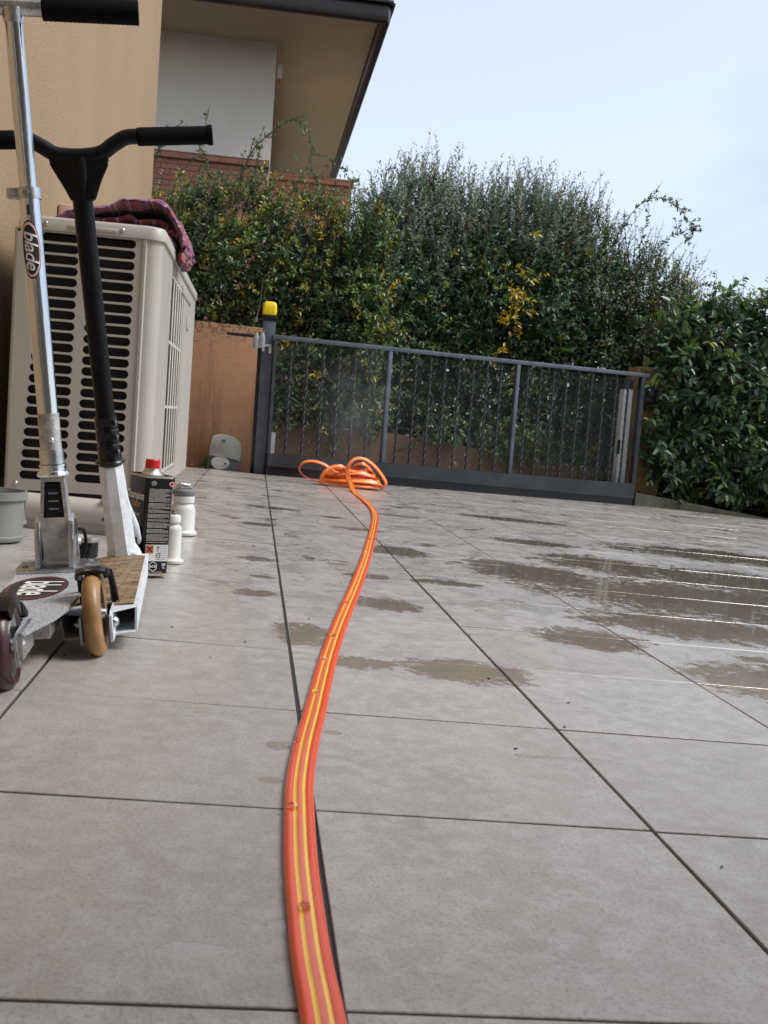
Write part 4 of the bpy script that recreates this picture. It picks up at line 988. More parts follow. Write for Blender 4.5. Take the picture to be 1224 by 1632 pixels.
# ================================================================== scooters
def frameM(Oo, h, lean):
    h = Vector((h[0], h[1], 0)).normalized(); rt = Vector((h.y, -h.x, 0)); u = Vector((0, 0, 1))*math.cos(lean)-rt*math.sin(lean); r2 = rt*math.cos(lean)+Vector((0, 0, 1))*math.sin(lean)
    M = Matrix((r2, h, u)).transposed().to_4x4(); M.translation = Vector(Oo); return M
AXX = Matrix.Rotation(R(90), 4, 'Y')
def wheel(t, M, c, r, w, mt, core, name='wheel'):
    Mw = M @ Matrix.Translation(c) @ AXX; b = BM(Mw)
    pr = []; hw = w/2; ri = r*.70
    pr = [(ri, -hw*.8), (r*.84, -hw*.97)]
    for k in range(9): a = R(-70+140*k/8); pr.append((r-.012+.012*math.cos(a)*1.0 if True else 0, hw*.93*math.sin(a)))
    pr += [(r*.84, hw*.97), (ri, hw*.8), (ri, -hw*.8)]
    b.lathe(pr, n=56); tyre = O(name, b, mt, t, smooth=R(50))
    b = BM(Mw)
    b.lathe([(.010, -hw*.7), (ri*.55, -hw*.45), (ri*.9, -hw*.7), (ri+.001, -hw*.78), (ri+.001, hw*.78), (ri*.9, hw*.7), (ri*.55, hw*.45), (.010, hw*.7)], n=40)
    O('rim', b, core, tyre, smooth=R(40))
    b = BM(Mw); b.lathe([(0, -hw*1.25), (.006, -hw*1.2), (.008, -hw*.7), (.011, -hw*.68), (.011, hw*.68), (.008, hw*.7), (.006, hw*1.2), (0, hw*1.25)], n=20); O('axle', b, M_['alu'], tyre, smooth=R(40))
    return tyre
def blade_decal(M, cx, cy, rx, ry, t, ring, curve=None, size=.03, part='decal'):
    """oval sticker: black oval, coloured ring, white lettering; M maps (x right, y up, z out)"""
    def P(x, y, e):
        if curve: a = x/curve; return M @ Vector((curve*math.sin(a)*1.0+0, y, (curve+e)*math.cos(a)-curve)) if False else M @ Vector(((curve+e)*math.sin(a), y, (curve+e)*math.cos(a)))
        return M @ Vector((x, y, e))
    n = 48
    def disc(k0, k1, e, name, mt):
        b = BM(); nr = 6; rings = []
        for q in range(nr+1):
            k = k0+(k1-k0)*q/nr; rings.append([b.v(P(cx+rx*k*math.cos(2*math.pi*i/n), cy+ry*k*math.sin(2*math.pi*i/n), e)) for i in range(n)])
        for a_, c_ in zip(rings, rings[1:]):
            for i in range(n): j = (i+1) % n; b.face([a_[i], a_[j], c_[j], c_[i]])
        return O(name, b, mt, t)
    dc = disc(0.001, 1, .0004, part, M_['ink_b']); 
    b = BM(); rings = []
    for k in (.84, .94):
        rings.append([b.v(P(cx+rx*k*math.cos(2*math.pi*i/n), cy+ry*k*math.sin(2*math.pi*i/n), .0007)) for i in range(n)])
    for i in range(n): j = (i+1) % n; b.face([rings[0][i], rings[0][j], rings[1][j], rings[1][i]])
    O('ring', b, ring, dc)
    # slanted lettering reading downwards, letter tops towards +x
    me = text_mesh('blade', size, 0, Matrix.Identity(4), bold=size*.012, shear=.35, spacing=.92)
    tb = bmesh.new(); tb.from_mesh(me)
    for _ in range(3): bmesh.ops.subdivide_edges(tb, edges=[e for e in tb.edges if e.calc_length() > size*.05], cuts=1, use_grid_fill=True)
    bmesh.ops.triangulate(tb, faces=tb.faces[:]); tb.to_mesh(me); tb.free()
    for v in me.vertices:
        x, y = v.co.x, v.co.y+size*.02; y = (y*1.35 if y > size*.2 or y < -size*.3 else y*1.2)*(.72 if curve else 1)
        v.co = P(cx+y, cy-x, .0011)
    obj('lettering', me, M_['ink_w'], dc)

def grip(t, a, bb, r, m, name='grip', ribs=0, flange=True):
    a, bb = Vector(a), Vector(bb); b = BM(); d = bb-a; n = 40; pts = [a+d*i/n for i in range(n+1)]
    rad = [r*(1+.035*((i % 2) if ribs else 0)) for i in range(n+1)]
    if flange: rad[-1] = r*1.12; rad[-2] = r*1.16; rad[-3] = r*1.12; rad[0] = r*.9
    b.tube(pts, rad, 28); return O(name, b, m, t, smooth=R(50))

def build_black_scooter():
    M = frameM((-.185, 1.497, .006), (-.070, 1), R(8)); T_ = lambda *p: M @ Vector(p)
    t = thing('kick_scooter', 'black and white stunt scooter with amber rear wheel and brown griptape', 'scooter', (-.185, 1.497, .006), 'kick scooters leaning together')
    wheel(t, M, (0, 0, .058), .060, .026, M_['tan'], M_['black_gloss'])
    # deck: open hollow box section split round the wheel
    b = BM(M); zt, zb, hw = .058, .018, .056; wt = .003
    def slab(x0, x1, y0a, y0b, y1, z0, z1, mi=0):
        q = [b.v((x, y, z)) for z in (z0, z1) for x, y in ((x0, y0a), (x1, y0b), (x1, y1), (x0, y1))]
        for f in ((3, 2, 1, 0), (4, 5, 6, 7), (0, 1, 5, 4), (1, 2, 6, 5), (2, 3, 7, 6), (3, 0, 4, 7)): b.face([q[i] for i in f], mi)
    yf = .585
    slab(-hw, hw, .085, .085, yf, zt-wt, zt); slab(-hw+.004, hw-.004, .095, .095, yf, zb, zb+wt)
    for s in (1, -1):
        # side webs, slanted
        q = [b.v(p) for p in ((s*hw, .040 if s > 0 else .04, zt), (s*(hw-.004), .045, zb), (s*(hw-.004), yf, zb), (s*hw, yf, zt), (s*(hw-.003), .040, zt), (s*(hw-.007), .045, zb), (s*(hw-.007), yf, zb), (s*(hw-.003), yf, zt))]
        for f in ((0, 1, 2, 3), (7, 6, 5, 4), (0, 4, 5, 1), (2, 6, 7, 3)): b.face([q[i] for i in f])
        slab(min(s*.019, s*hw), max(s*.019, s*hw), .040 if s < 0 else .010, .010 if s < 0 else .040, .0855, zt-wt, zt-.0002)
        slab(min(s*.019, s*(hw-.006)), max(s*.019, s*(hw-.006)), .030, .030, .0955, zb, zb+wt-.0002)
        slab(min(s*.019, s*.0225), max(s*.019, s*.0225), -.012, -.012, .16, zb-.0002, zt-wt)
    O('deck', b, M_['pwhite'], t)
    # grip tape with basket-weave print
    m = bpy.data.materials.new('brown_woven_griptape'); m.use_nodes = True; tr = m.node_tree; p = tr.nodes['Principled BSDF']; tc = N(tr, 'ShaderNodeTexCoord')
    mp = N(tr, 'ShaderNodeMapping'); tr.links.new(tc.outputs['Object'], mp.inputs[0])
    br = N(tr, 'ShaderNodeTexBrick'); br.inputs['Scale'].default_value = 1; br.inputs['Brick Width'].default_value = .030; br.inputs['Row Height'].default_value = .017; br.inputs['Mortar Size'].default_value = .0012
    br.inputs['Color1'].default_value = (.34, .23, .11, 1); br.inputs['Color2'].default_value = (.055, .04, .03, 1); br.inputs['Mortar'].default_value = (.03, .025, .02, 1); tr.links.new(mp.outputs[0], br.inputs['Vector'])
    nz = noise_n(tr, tc.outputs['Object'], 180, 4, .7); mp2 = N(tr, 'ShaderNodeMapping'); mp2.inputs['Scale'].default_value = (50, 150, 1); tr.links.new(tc.outputs['Object'], mp2.inputs[0]); nz2 = noise_n(tr, mp2.outputs[0], 1, 3, .6)
    c1 = mixc(tr, rng(tr, nz2, .45, .6, 0, .6), br.outputs[0], (.26, .18, .09)); c1 = mixc(tr, rng(tr, nz, .55, .7, 0, .6), c1, (.045, .035, .028)); tr.links.new(c1, p.inputs['Base Color']); p.inputs['Roughness'].default_value = .6
    bp = N(tr, 'ShaderNodeBump'); bp.inputs['Strength'].default_value = .8; bp.inputs['Distance'].default_value = .001; tr.links.new(nz, bp.inputs['Height']); tr.links.new(bp.outputs[0], p.inputs['Normal'])
    b = BM(M); b.prism([(-.051, .045), (-.024, .092), (.024, .092), (.024, .052), (.051, .046), (.051, .545), (.03, .575), (-.03, .575), (-.051, .545)], zt+.0004, zt+.0018); O('griptape', b, m, t)
    for s in (1, -1):
        b = BM(M); b.lathe([(0, .008), (.004, .0075), (.0075, .004), (.008, 0), (0, 0)], Matrix.Translation((s*.023, 0.012, .042)) @ Matrix.Rotation(R(90*s), 4, 'Y'), 16); O('axle_bolt', b, M_['alu'], t, smooth=R(50))
    # flex brake: curved fender
    b = BM(M)
    rr = .066; secs = []
    for k in range(15):
        a = R(124-k*3.6); w_ = .019+.003*math.sin(k/14*math.pi); secs.append((rr*math.cos(a), .058+rr*math.sin(a), w_))
    secs = [(-q[0], q[1], q[2]) for q in secs][::-1]
    prev = None
    for y, z, w_ in secs:
        ring = []
        for x_, dz in ((-w_*1.12, -.012), (-w_, -.002), (-w_*.5, .001), (w_*.5, .001), (w_, -.002), (w_*1.12, -.012), (w_*.95, -.013), (w_*.85, -.005), (-w_*.85, -.005), (-w_*.95, -.013)):
            d_ = Vector((0, y, z-.058)).normalized(); ring.append(b.v(Vector((x_, y, z))+d_*dz))
        if prev:
            for i in range(10): b.face([prev[i], prev[(i+1) % 10], ring[(i+1) % 10], ring[i]])
        else: b.face(ring)
        prev = ring
    b.face(prev[::-1]); O('brake', b, M_['black_gloss'], t, smooth=R(45))
    b = BM(M)
    for s in (1, -1):
        b = BM(M); b.tube([(s*.021, .045, .110), (s*.0225, .066, .086), (s*.0225, .085, .061)], [.0045, .005, .006], 8)
        O('brake_arm', b, M_['black'], t, smooth=R(50))
    # neck: octagonal white head tube widening to the deck
    oc = [(math.cos(R(22.5+45*i)), math.sin(R(22.5+45*i))) for i in range(8)]
    b = BM(M); b.tube([(.008, .60, .050), (.008, .597, .060), (.006, .592, .075), (.004, .572, .16), (.002, .555, .235), (.002, .553, .240)], [.0375, .034, .0285, .0262, .0238, .022], prof=oc, up=(1, 0, 0)); O('neck', b, M_['pwhite'], t, smooth=R(28))
    b = BM(M); b.prism(roundrect(.062, .06, .02), zt, zt+.008, Matrix.Translation((.008, .60, 0)), bev=.002); O('weld_plate', b, M_['pwhite'], t, smooth=R(40))
    # fork legs and front wheel, turned to the right
    ca = (.032, .70, .047)
    b = BM(M)
    b.tube([(.010, .57, .20), (.018, .61, .15), (.030, .66, .105), (.033, .69, .07)], [.013, .012, .010, .008], 12); O('fork', b, M_['pwhite'], t, smooth=R(45))
    Mf = M @ Matrix.Translation(ca) @ Matrix.Rotation(R(-22), 4, 'Z'); wheel(t, Mf, (0, 0, 0), .054, .026, M_['rubber'], M_['black_gloss'], 'front_wheel')
    # headset and clamp
    b = BM(M); b.lathe([(.020, 0), (.0265, .001), (.0285, .004), (.0265, .008), (.022, .010), (.0215, .014), (.0, .014)], Matrix.Translation((.002, .553, .240)) @ Matrix.Rotation(R(7), 4, 'X'), 28); O('headset', b, M_['black_gloss'], t, smooth=R(40))
    lo, hi = Vector((.002, .551, .254)), Vector((-.001, .487, .790)); ax = (hi-lo).normalized()
    Mx = Matrix.Translation(lo) @ Vector((0, 0, 1)).rotation_difference(ax).to_matrix().to_4x4()
    b = BM(M); b.lathe([(.0, 0), (.0215, 0), (.0215, .022), (.0195, .024), (.0195, .027), (.0215, .029), (.0215, .050), (.0195, .052), (.0195, .055), (.0215, .057), (.0215, .076), (.0, .076)], Mx, 28)
    for z in (.011, .039, .066): b.box(Mx @ Vector((.006, -.023, z)), (.024, .012, .013), bev=.003)
    O('clamp', b, M_['black_gloss'], t, smooth=R(40))
    for z in (.011, .039, .066):
        b = BM(M); b.lathe([(0, .003), (.0035, .003), (.0045, 0), (0, 0)], Mx @ Matrix.Translation((.018, -.024, z)) @ AXX, 12); O('clamp_bolt', b, M_['grey_d'], t)
    # bars
    b = BM(M); b.tube([lo+ax*.076, lo+ax*.30, hi], [.0172, .0178, .0178], 24); 
    b.tube(bezier_smooth([(-.113, .485, .822), (-.085, .485, .822), (-.060, .485, .809), (-.038, .485, .796), (0, .485, .792), (.038, .485, .796), (.062, .485, .811), (.086, .485, .823), (.115, .485, .824)], 6), .0135, 18); O('handlebar', b, M_['black'], t, smooth=R(50))
    b = BM(M); b.prism([(-.050, .800), (.050, .800), (.052, .782), (.046, .780), (.022, .715), (-.020, .715), (-.047, .780), (-.052, .783)], -.009, .009, Matrix.Translation((0, .487, 0)) @ Matrix.Rotation(R(90), 4, 'X'), bev=.004); O('gusset', b, M_['black'], t, smooth=R(35))
    grip(t, T_(.104, .485, .8235), T_(.238, .485, .8245), .0158, M_['rubber'], 'grip', 1)
    grip(t, T_(-.104, .485, .822), T_(-.238, .485, .822), .0158, M_['rubber'], 'grip', 1)
    return t
build_black_scooter()

def build_silver_scooter():
    M = frameM((-.262, 1.300, .009), (-.062, 1), R(5.2)); T_ = lambda *p: M @ Vector(p)
    t = thing('kick_scooter', 'silver folding scooter with dark red rear wheel and oval stickers, leftmost', 'scooter', (-.262, 1.3, .009), 'kick scooters leaning together')
    wheel(t, M, (-.006, -.01, .052), .055, .034, M_['red_pu'], M_['alu'])
    out = [(.018, -.015), (.026, .0), (.044, .07), (.055, .14), (.060, .22), (.060, .55), (.058, .60), (.045, .618), (.02, .622)]
    full = [(x, y) for x, y in out]+[(-x, y) for x, y in out[::-1]]
    # slot for the wheel
    full = full[:-1]+[(-.030, -.015), (-.030, .075), (.008, .075), (.010, -.015)]
    def arcline(pts): return pts
    b = BM(M)
    poly = [(-.030, .078), (-.044, .09), (-.055, .14), (-.060, .22), (-.060, .55), (-.058, .60), (-.045, .618), (.045, .618), (.058, .60), (.060, .55), (.060, .22), (.055, .14), (.046, .08), (.030, .02), (.022, -.015), (.010, -.015), (.008, .078)]
    b.prism(poly, .062, .067, bev=.0012); O('deck', b, M_['alu_grip'], t, smooth=R(30))
    b = BM(M); b.box((0, .33, .048), (.07, .46, .028)); b.box((.016, .03, .05), (.005, .09, .034)); O('keel', b, M_['alu_dark'], t)
    b = BM(M); b.prism([(-.028, .063), (.018, .063), (.014, .045), (.004, .028), (-.006, .022), (-.012, .030)], .009, .014, Matrix.Translation((0, 0, 0)) @ Matrix.Rotation(R(90), 4, 'Z') @ Matrix.Rotation(R(90), 4, 'X'), bev=.001)
    O('wheel_bracket', b, M_['alu'], t, smooth=R(30))
    b = BM(M); b.lathe([(0, .006), (.0065, .006), (.0085, .003), (.0085, 0), (0, 0)], Matrix.Translation((.014, -.004, .048)) @ AXX, 6); O('axle_nut', b, M_['alu_dark'], t)
    # fender brake
    b = BM(M); rr = .064; prev = None
    for k in range(15):
        a = R(62+k*8); y, z = rr*math.cos(a), rr*math.sin(a); y, z = -.01-y*-1, .052+z; y = -.01+rr*math.cos(R(38+k*6.5)); z = .052+rr*math.sin(R(38+k*6.5)); w_ = .022; ring = []
        d_ = Vector((0, y+.01, z-.052)).normalized()
        for x_, dz in ((-w_*1.1, -.018), (-w_, 0), (w_, 0), (w_*1.1, -.018), (w_*.96, -.019), (w_*.86, -.004), (-w_*.86, -.004), (-w_*.96, -.019)): ring.append(b.v(Vector((x_-.012, y, z))+d_*dz))
        if prev:
            for i in range(8): b.face([prev[i], prev[(i+1) % 8], ring[(i+1) % 8], ring[i]])
        else: b.face(ring)
        prev = ring
    b.face(prev[::-1]); O('brake', b, M_['black_gloss'], t, smooth=R(35))
    b = BM(M); b.box((-.012, .072, .080), (.046, .05, .010), Matrix.Rotation(R(-25), 3, 'X'), bev=.003); O('brake_spring', b, M_['black'], t, smooth=R(35))
    # sticker on the deck
    Md = M @ Matrix.Translation((-.010, .315, .0672))
    blade_decal(Md, 0, 0, .046, .105, t, M_['ink_dred'], size=.064, part='deck_sticker')
    # folding base
    b = BM(M); bp_ = [(-.060, .455), (.058, .455), (.064, .47), (.064, .545), (.052, .565), (-.052, .565), (-.064, .55), (-.064, .47)]
    b.prism(bp_, .0675, .0745, bev=.0012)
    for s in (-1, 1):
        b.prism([(.458, .0745), (.556, .0745), (.545, .10), (.532, .135), (.512, .158), (.495, .162), (.478, .150), (.464, .12)], -.0045, .0045, Matrix.Translation((s*.0265, 0, 0)) @ Matrix.Rotation(R(90), 4, 'Z') @ Matrix.Rotation(R(90), 4, 'X'), bev=.0016)
    O('folding_bracket', b, M_['alu'], t, smooth=R(35))
    for x, y in ((.050, .485), (.050, .535), (-.050, .485)):
        b = BM(M); b.lathe([(0, .002), (.004, .002), (.006, 0), (0, 0)], Matrix.Translation((x, y, .0747)), 14); O('screw', b, M_['grey_d'], t)
    b = BM(M); b.lathe([(0, .008), (.005, .008), (.008, .004), (.0085, 0), (0, 0)], Matrix.Translation((.031, .505, .113)) @ AXX, 8); O('pivot_bolt', b, M_['alu'], t)
    b = BM(M); b.tube(bezier_smooth([(.034, .53, .13), (.040, .545, .125), (.042, .55, .10), (.036, .545, .078)], 5), .003, 8); O('release_lever', b, M_['black'], t, smooth=R(50))
    b = BM(M); b.lathe([(.009, 0), (.0145, 0), (.0145, .0006), (.009, .0006)], Matrix.Translation((.0312, .508, .137)) @ AXX, 20); O('round_mark', b, M_['ink_b'], t)
    # yoke: hollow channel with rectangular window
    b = BM(M)
    def ring4(z, hx, hy, cy): return [(-hx, cy-hy, z), (hx, cy-hy, z), (hx, cy+hy, z), (-hx, cy+hy, z)]
    lv = [(.082, .0195, .020, .505), (.12, .021, .021, .503), (.150, .0225, .022, .501), (.156, .0225, .022, .501), (.185, .0205, .019, .499), (.215, .0185, .018, .497), (.222, .0185, .018, .497)]
    rings = [[b.v(p) for p in ring4(*l)] for l in lv]
    for q, (a_, c_) in enumerate(zip(rings, rings[1:])):
        for i in range(4):
            if i == 0 and 3 <= q <= 4: # window on the near face: frame strips
                zz0, zz1 = lv[q], lv[q+1]; 
                l0, l1 = (zz0[1]-.006)/zz0[1], (zz1[1]-.006)/zz1[1]
                v0, v1, v2, v3 = a_[0], a_[1], c_[1], c_[0]
                i0 = b.v((-zz0[1]*l0, zz0[3]-zz0[2], zz0[0])); i1 = b.v((zz0[1]*l0, zz0[3]-zz0[2], zz0[0])); i2 = b.v((zz1[1]*l1, zz1[3]-zz1[2], zz1[0])); i3 = b.v((-zz1[1]*l1, zz1[3]-zz1[2], zz1[0]))
                b.face([v0, i0, i3, v3]); b.face([i1, v1, v2, i2]); continue
            b.face([a_[i], a_[(i+1) % 4], c_[(i+1) % 4], c_[i]])
    b.face(rings[0][::-1]); b.face(rings[-1]); O('yoke', b, M_['alu_dark'], t, smooth=R(35))
    b = BM(M); b.box((0, .493, .184), (.027, .02, .054)); O('latch_block', b, M_['black_gloss'], t)
    b = BM(M)
    for z in (.170, .183, .196): b.box((0, .4825, z), (.016, .002, .003))
    O('latch_ribs', b, M_['grey_d'], t)
    lo = Vector((0, .498, .222)); hi = Vector((-.026, .470, .958)); ax = (hi-lo).normalized(); L_ = (hi-lo).length
    Mx = Matrix.Translation(lo) @ Vector((0, 0, 1)).rotation_difference(ax).to_matrix().to_4x4()
    b = BM(M); b.lathe([(0, 0), (.021, 0), (.0255, .002), (.0265, .005), (.0245, .009), (.0205, .011), (.0195, .017), (.0215, .018), (.0215, .021), (.0, .022)], Mx, 32); O('headset', b, M_['chrome'], t, smooth=R(35))
    b = BM(M); b.lathe([(0, .022), (.0195, .022), (.0195, .046), (.0, .046)], Mx, 32); O('clamp_ring', b, M_['alu'], t, smooth=R(35))
    b = BM(M); b.lathe([(.0, .046), (.0172, .046), (.0172, .105), (.0, .105)], Mx, 32); O('sleeve', b, M_['alu_dark'], t, smooth=R(35))
    b = BM(M); b.lathe([(0, .006), (.003, .005), (.0045, .002), (.0045, 0), (0, 0)], Mx @ Matrix.Translation((.004, -.0165, .062)) @ Matrix.Rotation(R(90), 4, 'X'), 14); O('button', b, M_['chrome'], t, smooth=R(50))
    b = BM(M); b.lathe([(.0, .105), (.0163, .105), (.0163, .452), (.0, .452)], Mx, 36); low = O('lower_tube', b, M_['chrome'], t, smooth=R(35))
    b = BM(M); b.lathe([(.0, .452), (.0136, .452), (.0136, L_-.004), (.0, L_-.004)], Mx, 32); O('upper_tube', b, M_['chrome'], t, smooth=R(35))
    b = BM(M); b.lathe([(.0137, .446), (.0192, .446), (.0192, .463), (.0137, .463)], Mx, 32); b.box(Mx @ Vector((-.022, -.004, .4545)), (.022, .014, .016), bev=.002); O('height_clamp', b, M_['alu'], t, smooth=R(35))
    b = BM(M); b.lathe([(0, .002), (.0045, .002), (.0052, 0), (0, 0)], Mx @ Matrix.Translation((-.002, -.0188, .4545)) @ Matrix.Rotation(R(90), 4, 'X'), 14); O('screw', b, M_['grey_d'], t)
    b = BM(M); b.box(Mx @ Vector((-.001, -.0161, .428)), (.0045, .0012, .016)); O('slot', b, M_['ink_b'], t)
    # sticker wrapped round the lower tube
    Mt = M @ Mx @ Matrix.Translation((0, 0, .366)) @ Matrix.Rotation(R(90), 4, 'X')
    blade_decal(Mt @ Matrix.Rotation(R(-10), 4, 'Y'), 0, 0, .0165, .046, t, M_['ink_pink'], curve=.0164, size=.031, part='tube_sticker')
    # T handle
    b = BM(M); zc = Vector((hi.x, hi.y, hi.z)); b.tube([zc+Vector((-.13, 0, 0)), zc+Vector((.13, 0, 0))], .0135, 24)
    b.lathe([(.0137, L_-.026), (.0155, L_-.020), (.018, L_-.004), (.0, L_)], Mx, 24); O('handlebar', b, M_['alu'], t, smooth=R(50))
    for s in (1, -1):
        grip(t, M @ (zc+Vector((s*.045, 0, 0))), M @ (zc+Vector((s*.192, 0, 0))), .0185, M_['rubber'], 'grip', 1, False)
    return t
build_silver_scooter()

# ================================================================== hose
def hose_mat():
    m = bpy.data.materials.new('orange_hose_with_yellow_stripes'); m.use_nodes = True; t = m.node_tree; p = t.nodes['Principled BSDF']
    uv = N(t, 'ShaderNodeUVMap'); s = N(t, 'ShaderNodeSeparateXYZ'); t.links.new(uv.outputs[0], s.inputs[0])
    a = math_n(t, 'ABSOLUTE', math_n(t, 'SUBTRACT', s.outputs[0], .5))           # 0 centre .. .5 edge
    st = math_n(t, 'LESS_THAN', math_n(t, 'ABSOLUTE', math_n(t, 'SUBTRACT', a, .150)), .050)
    ce = math_n(t, 'LESS_THAN', a, .108)
    tc = N(t, 'ShaderNodeTexCoord'); n = noise_n(t, tc.outputs['Object'], 60, 4)
    c = mixc(t, ce, (.80, .080, .010), (.76, .15, .05)); c = mixc(t, st, c, (.95, .60, .05)); c = mixc(t, rng(t, n, .4, .8, 0, .18), c, (.5, .07, .03))
    t.links.new(c, p.inputs['Base Color']); p.inputs['Roughness'].default_value = .34; p.inputs['Coat Weight'].default_value = .3; p.inputs['Subsurface Weight'].default_value = 0
    return m
M_['hose'] = hose_mat()
def hose():
    W = .0285
    prof = []   # (u across 0..1, x, h): three soft tubes joined, flat below
    for k in range(25):
        u = k/24; x = (u-.5)*W; lob = .0033+.0013*abs(math.cos(math.pi*(u*3-.0)))**.7 if False else .0027+.0010*(math.sin(math.pi*((u*3) % 1)))**.6
        e = min(1, min(u, 1-u)*9)**.5; prof.append((u, x, lob*e))
    sec = [(u, x, h) for u, x, h in prof]+[(u, x, -.0004-.0022*min(1, min(u, 1-u)*9)**.5) for u, x, h in prof[::-1][1:-1]]
    vs, fs, uvs = [], [], []
    def ribbon(path, norms, w=1.0):
        n0 = len(vs); m = len(sec); L_ = 0
        for i, p in enumerate(path):
            a = path[max(0, i-1)]; c = path[min(len(path)-1, i+1)]; t = (c-a).normalized(); nr = norms[i]; nr = (nr-t*nr.dot(t)).normalized(); s = t.cross(nr)
            if i: L_ += (p-path[i-1]).length
            for u, x, h in sec: q = p+s*x*w+nr*h; vs.append(tuple(q)); uvs.append((u, L_))
        for i in range(len(path)-1):
            for j in range(m): a = n0+i*m+j; c = n0+i*m+(j+1) % m; fs.append((a, c, c+m, a+m))
        fs.append(tuple(n0+j for j in range(m))[::-1]); fs.append(tuple(n0+(len(path)-1)*m+j for j in range(m)))
    gpx = [(.085, .35), (.080, .48), (.076, .604), (.073, .671), (.072, .741), (.072, .828), (.075, .936), (.079, 1.019), (.091, 1.141), (.107, 1.267), (.124, 1.407), (.146, 1.581), (.178, 1.804), (.213, 2.029), (.251, 2.270), (.289, 2.519), (.334, 2.826), (.388, 3.217), (.457, 3.729), (.513, 4.201), (.541, 4.632), (.546, 5.05), (.545, 5.40)]
    run = [gp(x, y, .0035) for x, y in gpx]
    loop = [Vector(p) for p in ((.542, 5.62, .012), (.530, 5.76, .062), (.540, 5.80, .112), (.570, 5.82, .143), (.613, 5.84, .150), (.664, 5.86, .129), (.716, 5.88, .086), (.765, 5.90, .020), (.752, 5.93, -.010), (.712, 5.95, .030), (.668, 5.93, .090), (.625, 5.90, .118), (.58, 5.93, .10))]
    path = bezier_smooth(run+loop, 10)
    nr = []
    up = Vector((math.sin(TILT), 0, math.cos(TILT))); nrun = (len(run)-1)*10
    for i, p in enumerate(path):
        if i <= nrun: a = .10*math.sin(p.y*3.1)*min(1, p.y/2); nr.append((up+Vector((a, 0, 0))).normalized()); 
        else:
            k = (i-nrun)/(len(path)-nrun); c = Vector((.64, 5.86, .04)); o_ = (p-c); o_.y = -.08; e = min(1, k*4); nr.append((up*(1-e)+o_.normalized()*e).normalized())
    ribbon(path, nr)
    # flaked pile: flattened loops stacked on each other
    r2 = random.Random(12); pts = []; nrm = []
    turns = 11; per = 20
    for k in range(turns*per+1):
        a = 2*math.pi*k/per; q = k/(turns*per); lay = k/per
        j = 1+.10*math.sin(lay*2.7)+.05*math.sin(lay*5.1); rx = (.172-.075*q)*j; ry = (.085-.02*q)*j
        x = .570+rx*math.cos(a)+.012*math.sin(lay*4)+.006*math.sin(3*a+lay); y = 5.90+ry*math.sin(a)+.008*math.cos(lay*3)
        z = zg(x)+.014+.088*q**.9+.010*math.sin(a*2+lay*1.3)*(.3+q)
        if math.cos(a) > .8: z -= .010*q
        pts.append(Vector((x, y, z))); o_ = Vector((math.cos(a)*.7, math.sin(a), 0)).normalized(); nrm.append((o_*.80+Vector((0, 0, .62+.3*math.sin(lay*3.3)))).normalized())
    ribbon(pts, nrm, .95)
    # loop sticking out on the left
    lp = bezier_smooth([(.56, 5.86, .070), (.48, 5.83, .062), (.440, 5.82, .082), (.398, 5.82, .104), (.345, 5.82, .116), (.292, 5.83, .106), (.270, 5.84, .072), (.292, 5.85, .034), (.345, 5.86, .012), (.400, 5.87, .006), (.44, 5.88, .02), (.50, 5.90, .03)], 8)
    c = Vector((.36, 5.84, .06)); ribbon(lp, [((p-c)+Vector((0, -.02, 0))).normalized() if p.x < .43 else Vector((-.1, -.5, .85)).normalized() for p in lp], .85)
    lp = bezier_smooth([(.398, 5.80, -.002), (.392, 5.79, .03), (.412, 5.79, .066), (.450, 5.80, .092), (.492, 5.81, .100), (.53, 5.83, .088), (.58, 5.85, .07)], 8)
    c = Vector((.47, 5.85, .02)); ribbon(lp, [((p-c)+Vector((0, -.06, 0))).normalized() for p in lp], .9)
    me = bpy.data.meshes.new('sprinkler_hose'); me.from_pydata(vs, [], fs); uv = me.uv_layers.new(name='UVMap')
    for lpz in me.loops: uv.data[lpz.index].uv = uvs[lpz.vertex_index]
    o = obj('sprinkler_hose', me, M_['hose'], None, origin=gp(.1, 1.0), smooth=R(60))
    tag(o, 'flat orange hose with yellow stripes running over the tiles to a coil by the gate', 'hose')
    wm = bpy.data.materials.new('water_bead'); wm.use_nodes = True; p = wm.node_tree.nodes['Principled BSDF']; p.inputs['Base Color'].default_value = (1, .80, .62, 1); p.inputs['Roughness'].default_value = .03; p.inputs['Transmission Weight'].default_value = 1; p.inputs['IOR'].default_value = 1.33
    for x, y in ((.0705, .739), (.0685, .937), (.080, 1.135), (.113, 1.351), (.136, 1.550), (.163, 1.723), (.214, 2.045), (.232, 2.183), (.300, 2.632), (.34, 2.9), (.39, 3.25)):
        t_ = bmesh.new(); bmesh.ops.create_uvsphere(t_, u_segments=16, v_segments=10, radius=1); b = BM()
        rr = .0048*r2.uniform(.85, 1.2); b.merge(t_, Matrix.Translation(gp(x, y, .0078)) @ Matrix.Rotation(r2.uniform(0, 3), 4, 'Z') @ Matrix.Diagonal((rr*1.15, rr*.9, rr*.8, 1))); O('water_bead', b, wm, o, smooth=3.14)
hose()

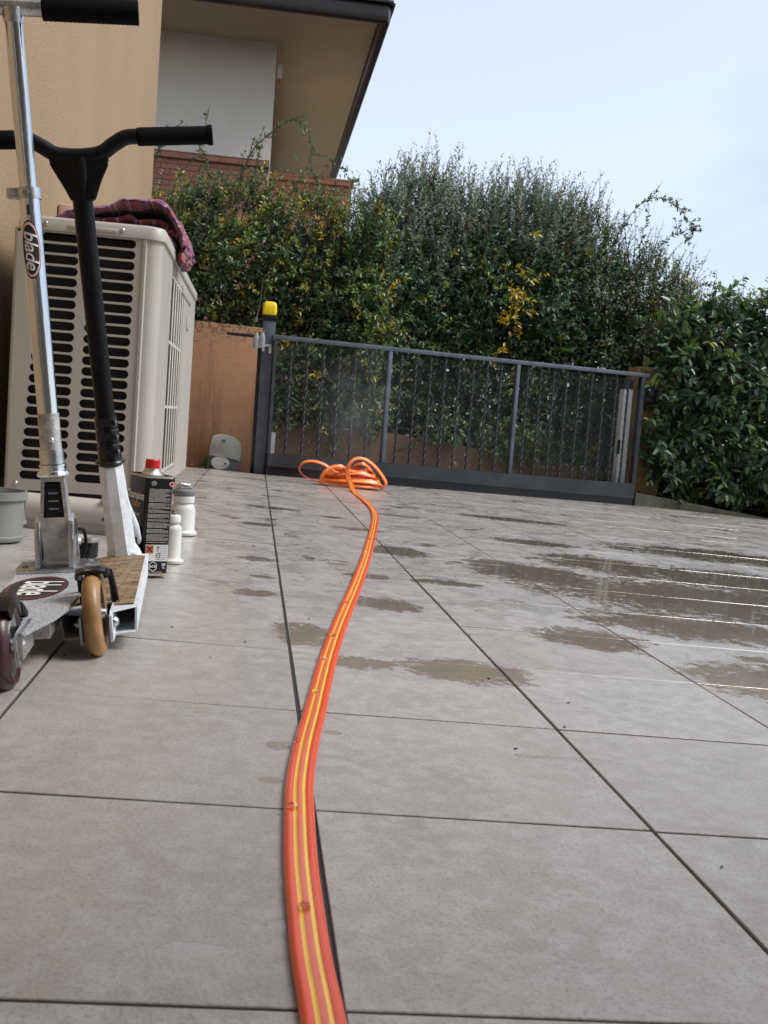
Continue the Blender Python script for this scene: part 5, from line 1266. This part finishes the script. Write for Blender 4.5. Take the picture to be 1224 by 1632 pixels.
# ================================================================== fine spray thrown up by the hose in front of the gate
vm = bpy.data.materials.new('spray_mist'); vm.use_nodes = True; t = vm.node_tree; t.nodes.remove(t.nodes['Principled BSDF'])
pv = N(t, 'ShaderNodeVolumePrincipled');  pv.inputs['Color'].default_value = (.95, .97, 1, 1); t.links.new(pv.outputs[0], t.nodes['Material Output'].inputs['Volume'])
tc = N(t, 'ShaderNodeTexCoord'); mp = N(t, 'ShaderNodeMapping'); mp.vector_type = 'TEXTURE'; mp.inputs['Location'].default_value = (.58, 6.05, .42); mp.inputs['Rotation'].default_value = (0, R(12), 0); mp.inputs['Scale'].default_value = (.32, .16, .46)
t.links.new(tc.outputs['Object'], mp.inputs[0]); ln = N(t, 'ShaderNodeVectorMath', operation='LENGTH'); t.links.new(mp.outputs[0], ln.inputs[0])
q = rng(t, ln.outputs['Value'], 0, 1, 1, 0); q = math_n(t, 'MULTIPLY', math_n(t, 'MULTIPLY', q, q), rng(t, noise_n(t, tc.outputs['Object'], 7, 3), .35, .65, .2, 1.6)); t.links.new(math_n(t, 'MULTIPLY', q, 1.1), pv.inputs['Density'])
t_ = bmesh.new(); bmesh.ops.create_icosphere(t_, subdivisions=3, radius=1)
b = BM(); b.merge(t_, Matrix.Translation((.58, 6.05, .42)) @ Matrix.Rotation(R(12), 4, 'Y') @ Matrix.Diagonal((.32, .16, .46, 1)))
o = O('water_mist', b, vm, smooth=3.14); tag(o, 'faint cloud of water spray above the coiled orange hose', 'mist', kind='stuff')

b = BM(); rg = np.random.default_rng(77)
for k in range(26):
    x, y = rg.uniform(-.28, .6), rg.uniform(.8, 3.2)
    if k < 3: x, y = ((-.16, 2.22), (-.185, 1.86), (-.228, 1.47))[k]
    t_ = bmesh.new(); bmesh.ops.create_icosphere(t_, subdivisions=1, radius=1); r_ = rg.uniform(.0012, .0022)
    b.merge(t_, Matrix.Translation(gp(x, y, .0012)) @ Matrix.Rotation(rg.uniform(0, 3), 4, 'Z') @ Matrix.Diagonal((r_*1.5, r_, r_*.5, 1)))
o = O('grit', b, M_['ink_b']); tag(o, 'dark specks of grit scattered over the near tiles', 'grit', kind='stuff')
